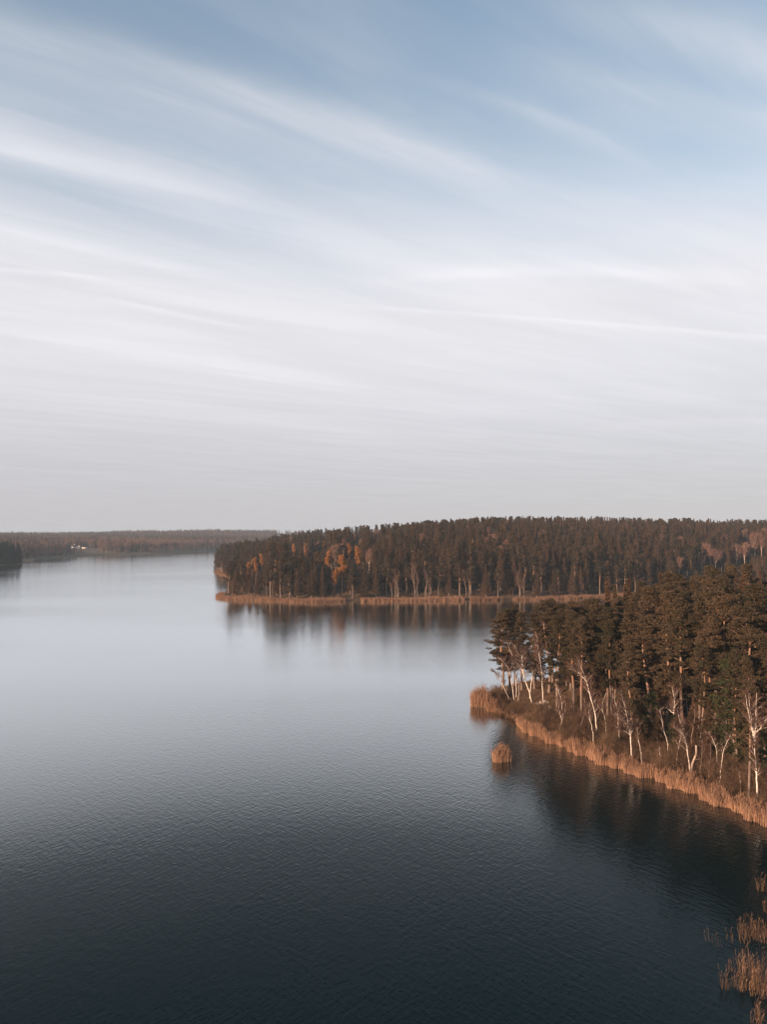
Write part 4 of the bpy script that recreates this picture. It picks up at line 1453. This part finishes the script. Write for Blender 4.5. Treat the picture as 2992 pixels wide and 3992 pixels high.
def scatter(name, points, sources, label, cat):
    """one object of kind stuff: every point carries one of the source trees"""
    src = bpy.data.collections.new(name + '_sources')
    for i_, me in enumerate(sources):
        so = bpy.data.objects.new('%02d_%s_source' % (i_, name), me)
        src.objects.link(so)
    A = np.array(points, float)
    me = bpy.data.meshes.new(name)
    me.vertices.add(len(A))
    me.vertices.foreach_set('co', A[:, :3].astype(np.float32).ravel())
    for nm, c_, ty in (('scl', 3, 'FLOAT'), ('rot', 4, 'FLOAT'), ('vid', 5, 'INT')):
        at = me.attributes.new(nm, ty, 'POINT')
        at.data.foreach_set('value', A[:, c_].astype(np.int32 if ty == 'INT' else np.float32))
    o_ = link(name, me)
    ng = bpy.data.node_groups.new(name + '_scatter', 'GeometryNodeTree')
    ng.interface.new_socket('Geometry', in_out='INPUT', socket_type='NodeSocketGeometry')
    ng.interface.new_socket('Geometry', in_out='OUTPUT', socket_type='NodeSocketGeometry')
    N, Lk = ng.nodes, ng.links
    i0, o0 = N.new('NodeGroupInput'), N.new('NodeGroupOutput')
    ip = N.new('GeometryNodeInstanceOnPoints')
    ci = N.new('GeometryNodeCollectionInfo')
    ci.inputs['Collection'].default_value = src
    ci.inputs['Separate Children'].default_value = True
    ci.inputs['Reset Children'].default_value = True
    Lk.new(i0.outputs[0], ip.inputs['Points'])
    Lk.new(ci.outputs[0], ip.inputs['Instance'])
    ip.inputs['Pick Instance'].default_value = True

    def attr(nm, ty):
        a_ = N.new('GeometryNodeInputNamedAttribute')
        a_.data_type = ty
        a_.inputs['Name'].default_value = nm
        return a_.outputs['Attribute']
    Lk.new(attr('vid', 'INT'), ip.inputs['Instance Index'])
    cb = N.new('ShaderNodeCombineXYZ')
    Lk.new(attr('rot', 'FLOAT'), cb.inputs[2])
    Lk.new(cb.outputs[0], ip.inputs['Rotation'])
    Lk.new(attr('scl', 'FLOAT'), ip.inputs['Scale'])
    Lk.new(ip.outputs[0], o0.inputs[0])
    md = o_.modifiers.new('scatter', 'NODES')
    md.node_group = ng
    return props(o_, label, cat, kind='stuff')


J_pines = [joined('forest_pine', G, M_pine_bark, M_pine_leaf, 1.35) for G in PINES_G]
J_spruces = [joined('forest_spruce', G, M_spruce_bark, M_spruce_leaf, 1.5) for G in SPRUCES_G]
J_bare = [joined('forest_bare', G, M_far_birch_bark, M_far_twig) for G in BARES_G]
J_rust = [joined('forest_rust', leafy(450, 19.0, .3, 2.3), M_grey_bark, M_rust_leaf)]
scatter('headland_forest', rest, J_pines + J_spruces + J_bare + J_rust, 'dense brown-green conifer forest rising over the headland behind its front ranks', 'forest')

# ------------------------------------------------------------------ far shore
FARC = [joined('far_conifer', spruce(800 + i, 20.0, .08, 2.9, 1.1, 5, 1.3), M_spruce_bark, M_spruce_leaf) for i in range(3)]
FARD = [joined('dark_conifer', spruce(820 + i, 20.0, .05, 2.9, 0.8, 7, 0.9), M_spruce_bark, M_shaded_leaf) for i in range(2)]
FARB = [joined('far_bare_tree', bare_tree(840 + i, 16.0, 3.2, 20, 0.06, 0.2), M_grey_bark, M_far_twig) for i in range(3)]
house_px = (290, 2138)
hb = None
for y in np.arange(1200, 1900, 4.0):
    d = pix_dir(*house_px)
    x = d[0] / d[1] * y
    if CAM_Z + d[2] / d[1] * y <= h1(h_far, x, y):
        hb = np.array([x, y, h1(h_far, x, y)])
        break
if hb is None:
    hb = np.array([-590, 1350, h1(h_far, -590, 1350)])

far_pts = []
nfar = 60000
ry = 860 + (5200 - 860) * rng.random(nfar) ** 1.6
rx = ry * (-0.60 + 0.45 * rng.random(nfar))
more_y = 1500 + 3500 * rng.random(6000)
more_x = more_y * (-0.15 + 0.75 * rng.random(6000))
rx = np.concatenate([rx, more_x])
ry = np.concatenate([ry, more_y])
fh, fsd = h_far(rx, ry)
patchn = wob(rx, ry, 120, 5)
spit_pts = []
for x, y, z, sd, pn in zip(rx, ry, fh, fsd, patchn):
    u = 1496 + x / y * FPX
    if sd < (2.5 if u < 128 and y < 1010 else 9):
        continue
    hx, hy = x - hb[0] * y / hb[1], y - hb[1]
    if abs(hx) < 46 and -190 < hy < 14:
        continue                                  # meadow in front of the house
    if -46 < hx < 150 and -190 < hy < -60 and rng.random() < 0.6:
        continue
    if u < 128 and y < 1010:
        spit_pts.append((x, y, z))
        continue
    if sd < 26 and rng.random() < 0.75:
        continue
    if y > 2200 and rng.random() < 0.3:
        continue
    bare = rng.random() < (0.80 + 0.5 * pn if y < 1800 else 0.45 + 0.5 * pn)
    H = (9 + 8 * rng.random()) if bare else (13 + 9 * rng.random())
    if sd < 40:
        H *= 0.6
    far_pts.append((x, y, z, H / (16.0 if bare else 20.0), rng.random() * 6.28, 3 + rng.integers(3) if bare else rng.integers(3)))
scatter('far_shore_forest', far_pts, FARC + FARB, 'hazy mixed forest of bare and evergreen trees covering the distant shore', 'forest')

# dark spruces on the spit at the picture's left side, nearest the water first
DARK = [two('dark_spruce', spruce(860 + i, 20.0, .04, 2.9, 0.65, 9, 0.75), M_spruce_bark, M_shaded_leaf) for i in range(3)]
spit_pts.sort(key=lambda p_: p_[1])
kept = []
for x, y, z in spit_pts:
    if kept and min(math.hypot(x - a, y - b_) for a, b_ in kept) < 4.2:
        continue
    kept.append((x, y))
    if len(kept) > 150:
        break
    H = 20 + 8 * rng.random()
    place('dark_spruce', DARK[rng.integers(3)], (x, y, max(z, 0.2)), rng.random() * 6.28, H / 20, 'dark spruce in the shadowed stand on the low spit across the lake', 'spruce', 'dark spruces on the far spit')


# white farmhouse: two gabled wings joined by a dark-roofed middle, and a low pale shed beside it
def prism(w_, d_, hw, hr, x0, y0):
    """gabled block, gable towards the lake"""
    V = np.array([(-w_ / 2, 0, 0), (w_ / 2, 0, 0), (w_ / 2, 0, hw), (0, 0, hr), (-w_ / 2, 0, hw),
                  (-w_ / 2, d_, 0), (w_ / 2, d_, 0), (w_ / 2, d_, hw), (0, d_, hr), (-w_ / 2, d_, hw)], float) + np.array([x0, y0, 0])
    return V, [np.array([[0, 1, 6, 5], [1, 2, 7, 6], [4, 0, 5, 9], [2, 3, 8, 7], [3, 4, 9, 8], [0, 2, 1, 0][:4]])[:5], np.array([[0, 1, 2, 3, 4], [9, 8, 7, 6, 5]])]


def box(x0, x1, y0, y1, z0, z1):
    V = np.array([(x, y, z) for z in (z0, z1) for y in (y0, y1) for x in (x0, x1)], float)
    return V, [np.array([[0, 2, 3, 1], [4, 5, 7, 6], [0, 1, 5, 4], [2, 6, 7, 3], [0, 4, 6, 2], [1, 3, 7, 5]])]


def roof_slab(w_, d_, hw, hr, x0, y0, th=0.22, over=0.45):
    sl = (hr - hw) / (w_ / 2)
    V, F = [], []
    for sx in (-1, 1):
        b_ = len(V)
        for yy in (y0 - over, y0 + d_ + over):
            for (xx, zz) in ((0.0, hr + 0.02), (sx * (w_ / 2 + over), hw - over * sl + 0.02)):
                V.append((x0 + xx, yy, zz))
                V.append((x0 + xx, yy, zz + th))
        F += [[b_ + 1, b_ + 3, b_ + 7, b_ + 5], [b_, b_ + 4, b_ + 6, b_ + 2], [b_, b_ + 2, b_ + 3, b_ + 1], [b_ + 4, b_ + 5, b_ + 7, b_ + 6], [b_ + 2, b_ + 6, b_ + 7, b_ + 3]]
    return np.array(V, float), [np.array(F)]


def part(parent, name, VF, mat):
    G = Geo()
    G.add(*VF)
    return link(name, G.mesh(name, [mat]), parent)


house = bpy.data.objects.new('farmhouse', None)
col.objects.link(house)
house.location = (hb[0], hb[1], hb[2] - 0.3)
house.rotation_euler = (0, 0, R(20))
props(house, 'white farmhouse with two pointed gables on the far shore meadow', 'house')
for x0 in (-6.2, 6.2):
    wl = part(house, 'wall', prism(6.6, 10, 3.6, 7.4, x0, 0), M_white_wall)
    part(house, 'roof', roof_slab(6.6, 10, 3.6, 7.4, x0, 0), M_roof)
    for xx, zz in ((-1.4, 1.2), (1.4, 1.2), (0, 4.2)):
        part(house, 'window', box(x0 + xx - .5, x0 + xx + .5, -0.06, 0.05, zz, zz + 1.3), M_glass)
part(house, 'wall', box(-2.9, 2.9, 1.5, 8.5, 0, 3.5), M_white_wall)
part(house, 'roof', (np.array([(-3.2, 0.9, 3.52), (3.2, 0.9, 3.52), (3.2, 5, 6.6), (-3.2, 5, 6.6), (-3.2, 9.1, 3.52), (3.2, 9.1, 3.52)], float), [np.array([[0, 1, 2, 3], [3, 2, 5, 4], [0, 4, 5, 1]]), np.array([[0, 3, 4], [1, 5, 2]])]), M_roof)
part(house, 'chimney', box(-0.9, 0.3, 4.3, 5.5, 6.0, 8.0), M_white_wall)
part(house, 'door', box(-0.6, 0.6, 1.42, 1.55, 0.1, 2.3), M_roof)
sx = hb[0] + 22
sy = hb[1] - 6
shed = bpy.data.objects.new('long_shed', None)
col.objects.link(shed)
shed.location = (sx, sy, h1(h_far, sx, sy) - 0.2)
shed.rotation_euler = (0, 0, R(12))
props(shed, 'low long pale shed right of the white farmhouse', 'shed')
part(shed, 'wall', box(-5, 5, 0, 3.5, 0, 2.3), M_white_wall)
part(shed, 'roof', (np.array([(-5.3, -.4, 2.32), (5.3, -.4, 2.32), (5.3, 3.9, 3.0), (-5.3, 3.9, 3.0), (-5.3, -.4, 2.47), (5.3, -.4, 2.47), (5.3, 3.9, 3.15), (-5.3, 3.9, 3.15)], float),
                    [np.array([[0, 3, 2, 1], [4, 5, 6, 7], [0, 1, 5, 4], [2, 3, 7, 6], [0, 4, 7, 3], [1, 2, 6, 5]])]), M_white_wall)

# ------------------------------------------------------------------ air
HAZE = 0.00012
M_haze, t, out = material('haze')
pv = t.new('ShaderNodeVolumePrincipled')
pv.inputs['Color'].default_value = (0.60, 0.80, 0.96, 1)
pv.inputs['Density'].default_value = HAZE
t.t.links.new(pv.outputs[0], out.inputs['Volume'])
V, F = box(-7000, 7000, -7000, 7000, -4.0, 85.0)
hz_o = link('haze', make_mesh('haze', V, F, None, [M_haze]))
props(hz_o, 'thin pale haze lying over the whole lake', kind='stuff')
print('COUNT near fill', n_fill, 'shrubs', n_s, 'head', n_p, n_sp, 'rest', len(rest), 'far', len(far_pts), 'spit', len(kept), 'house', hb)
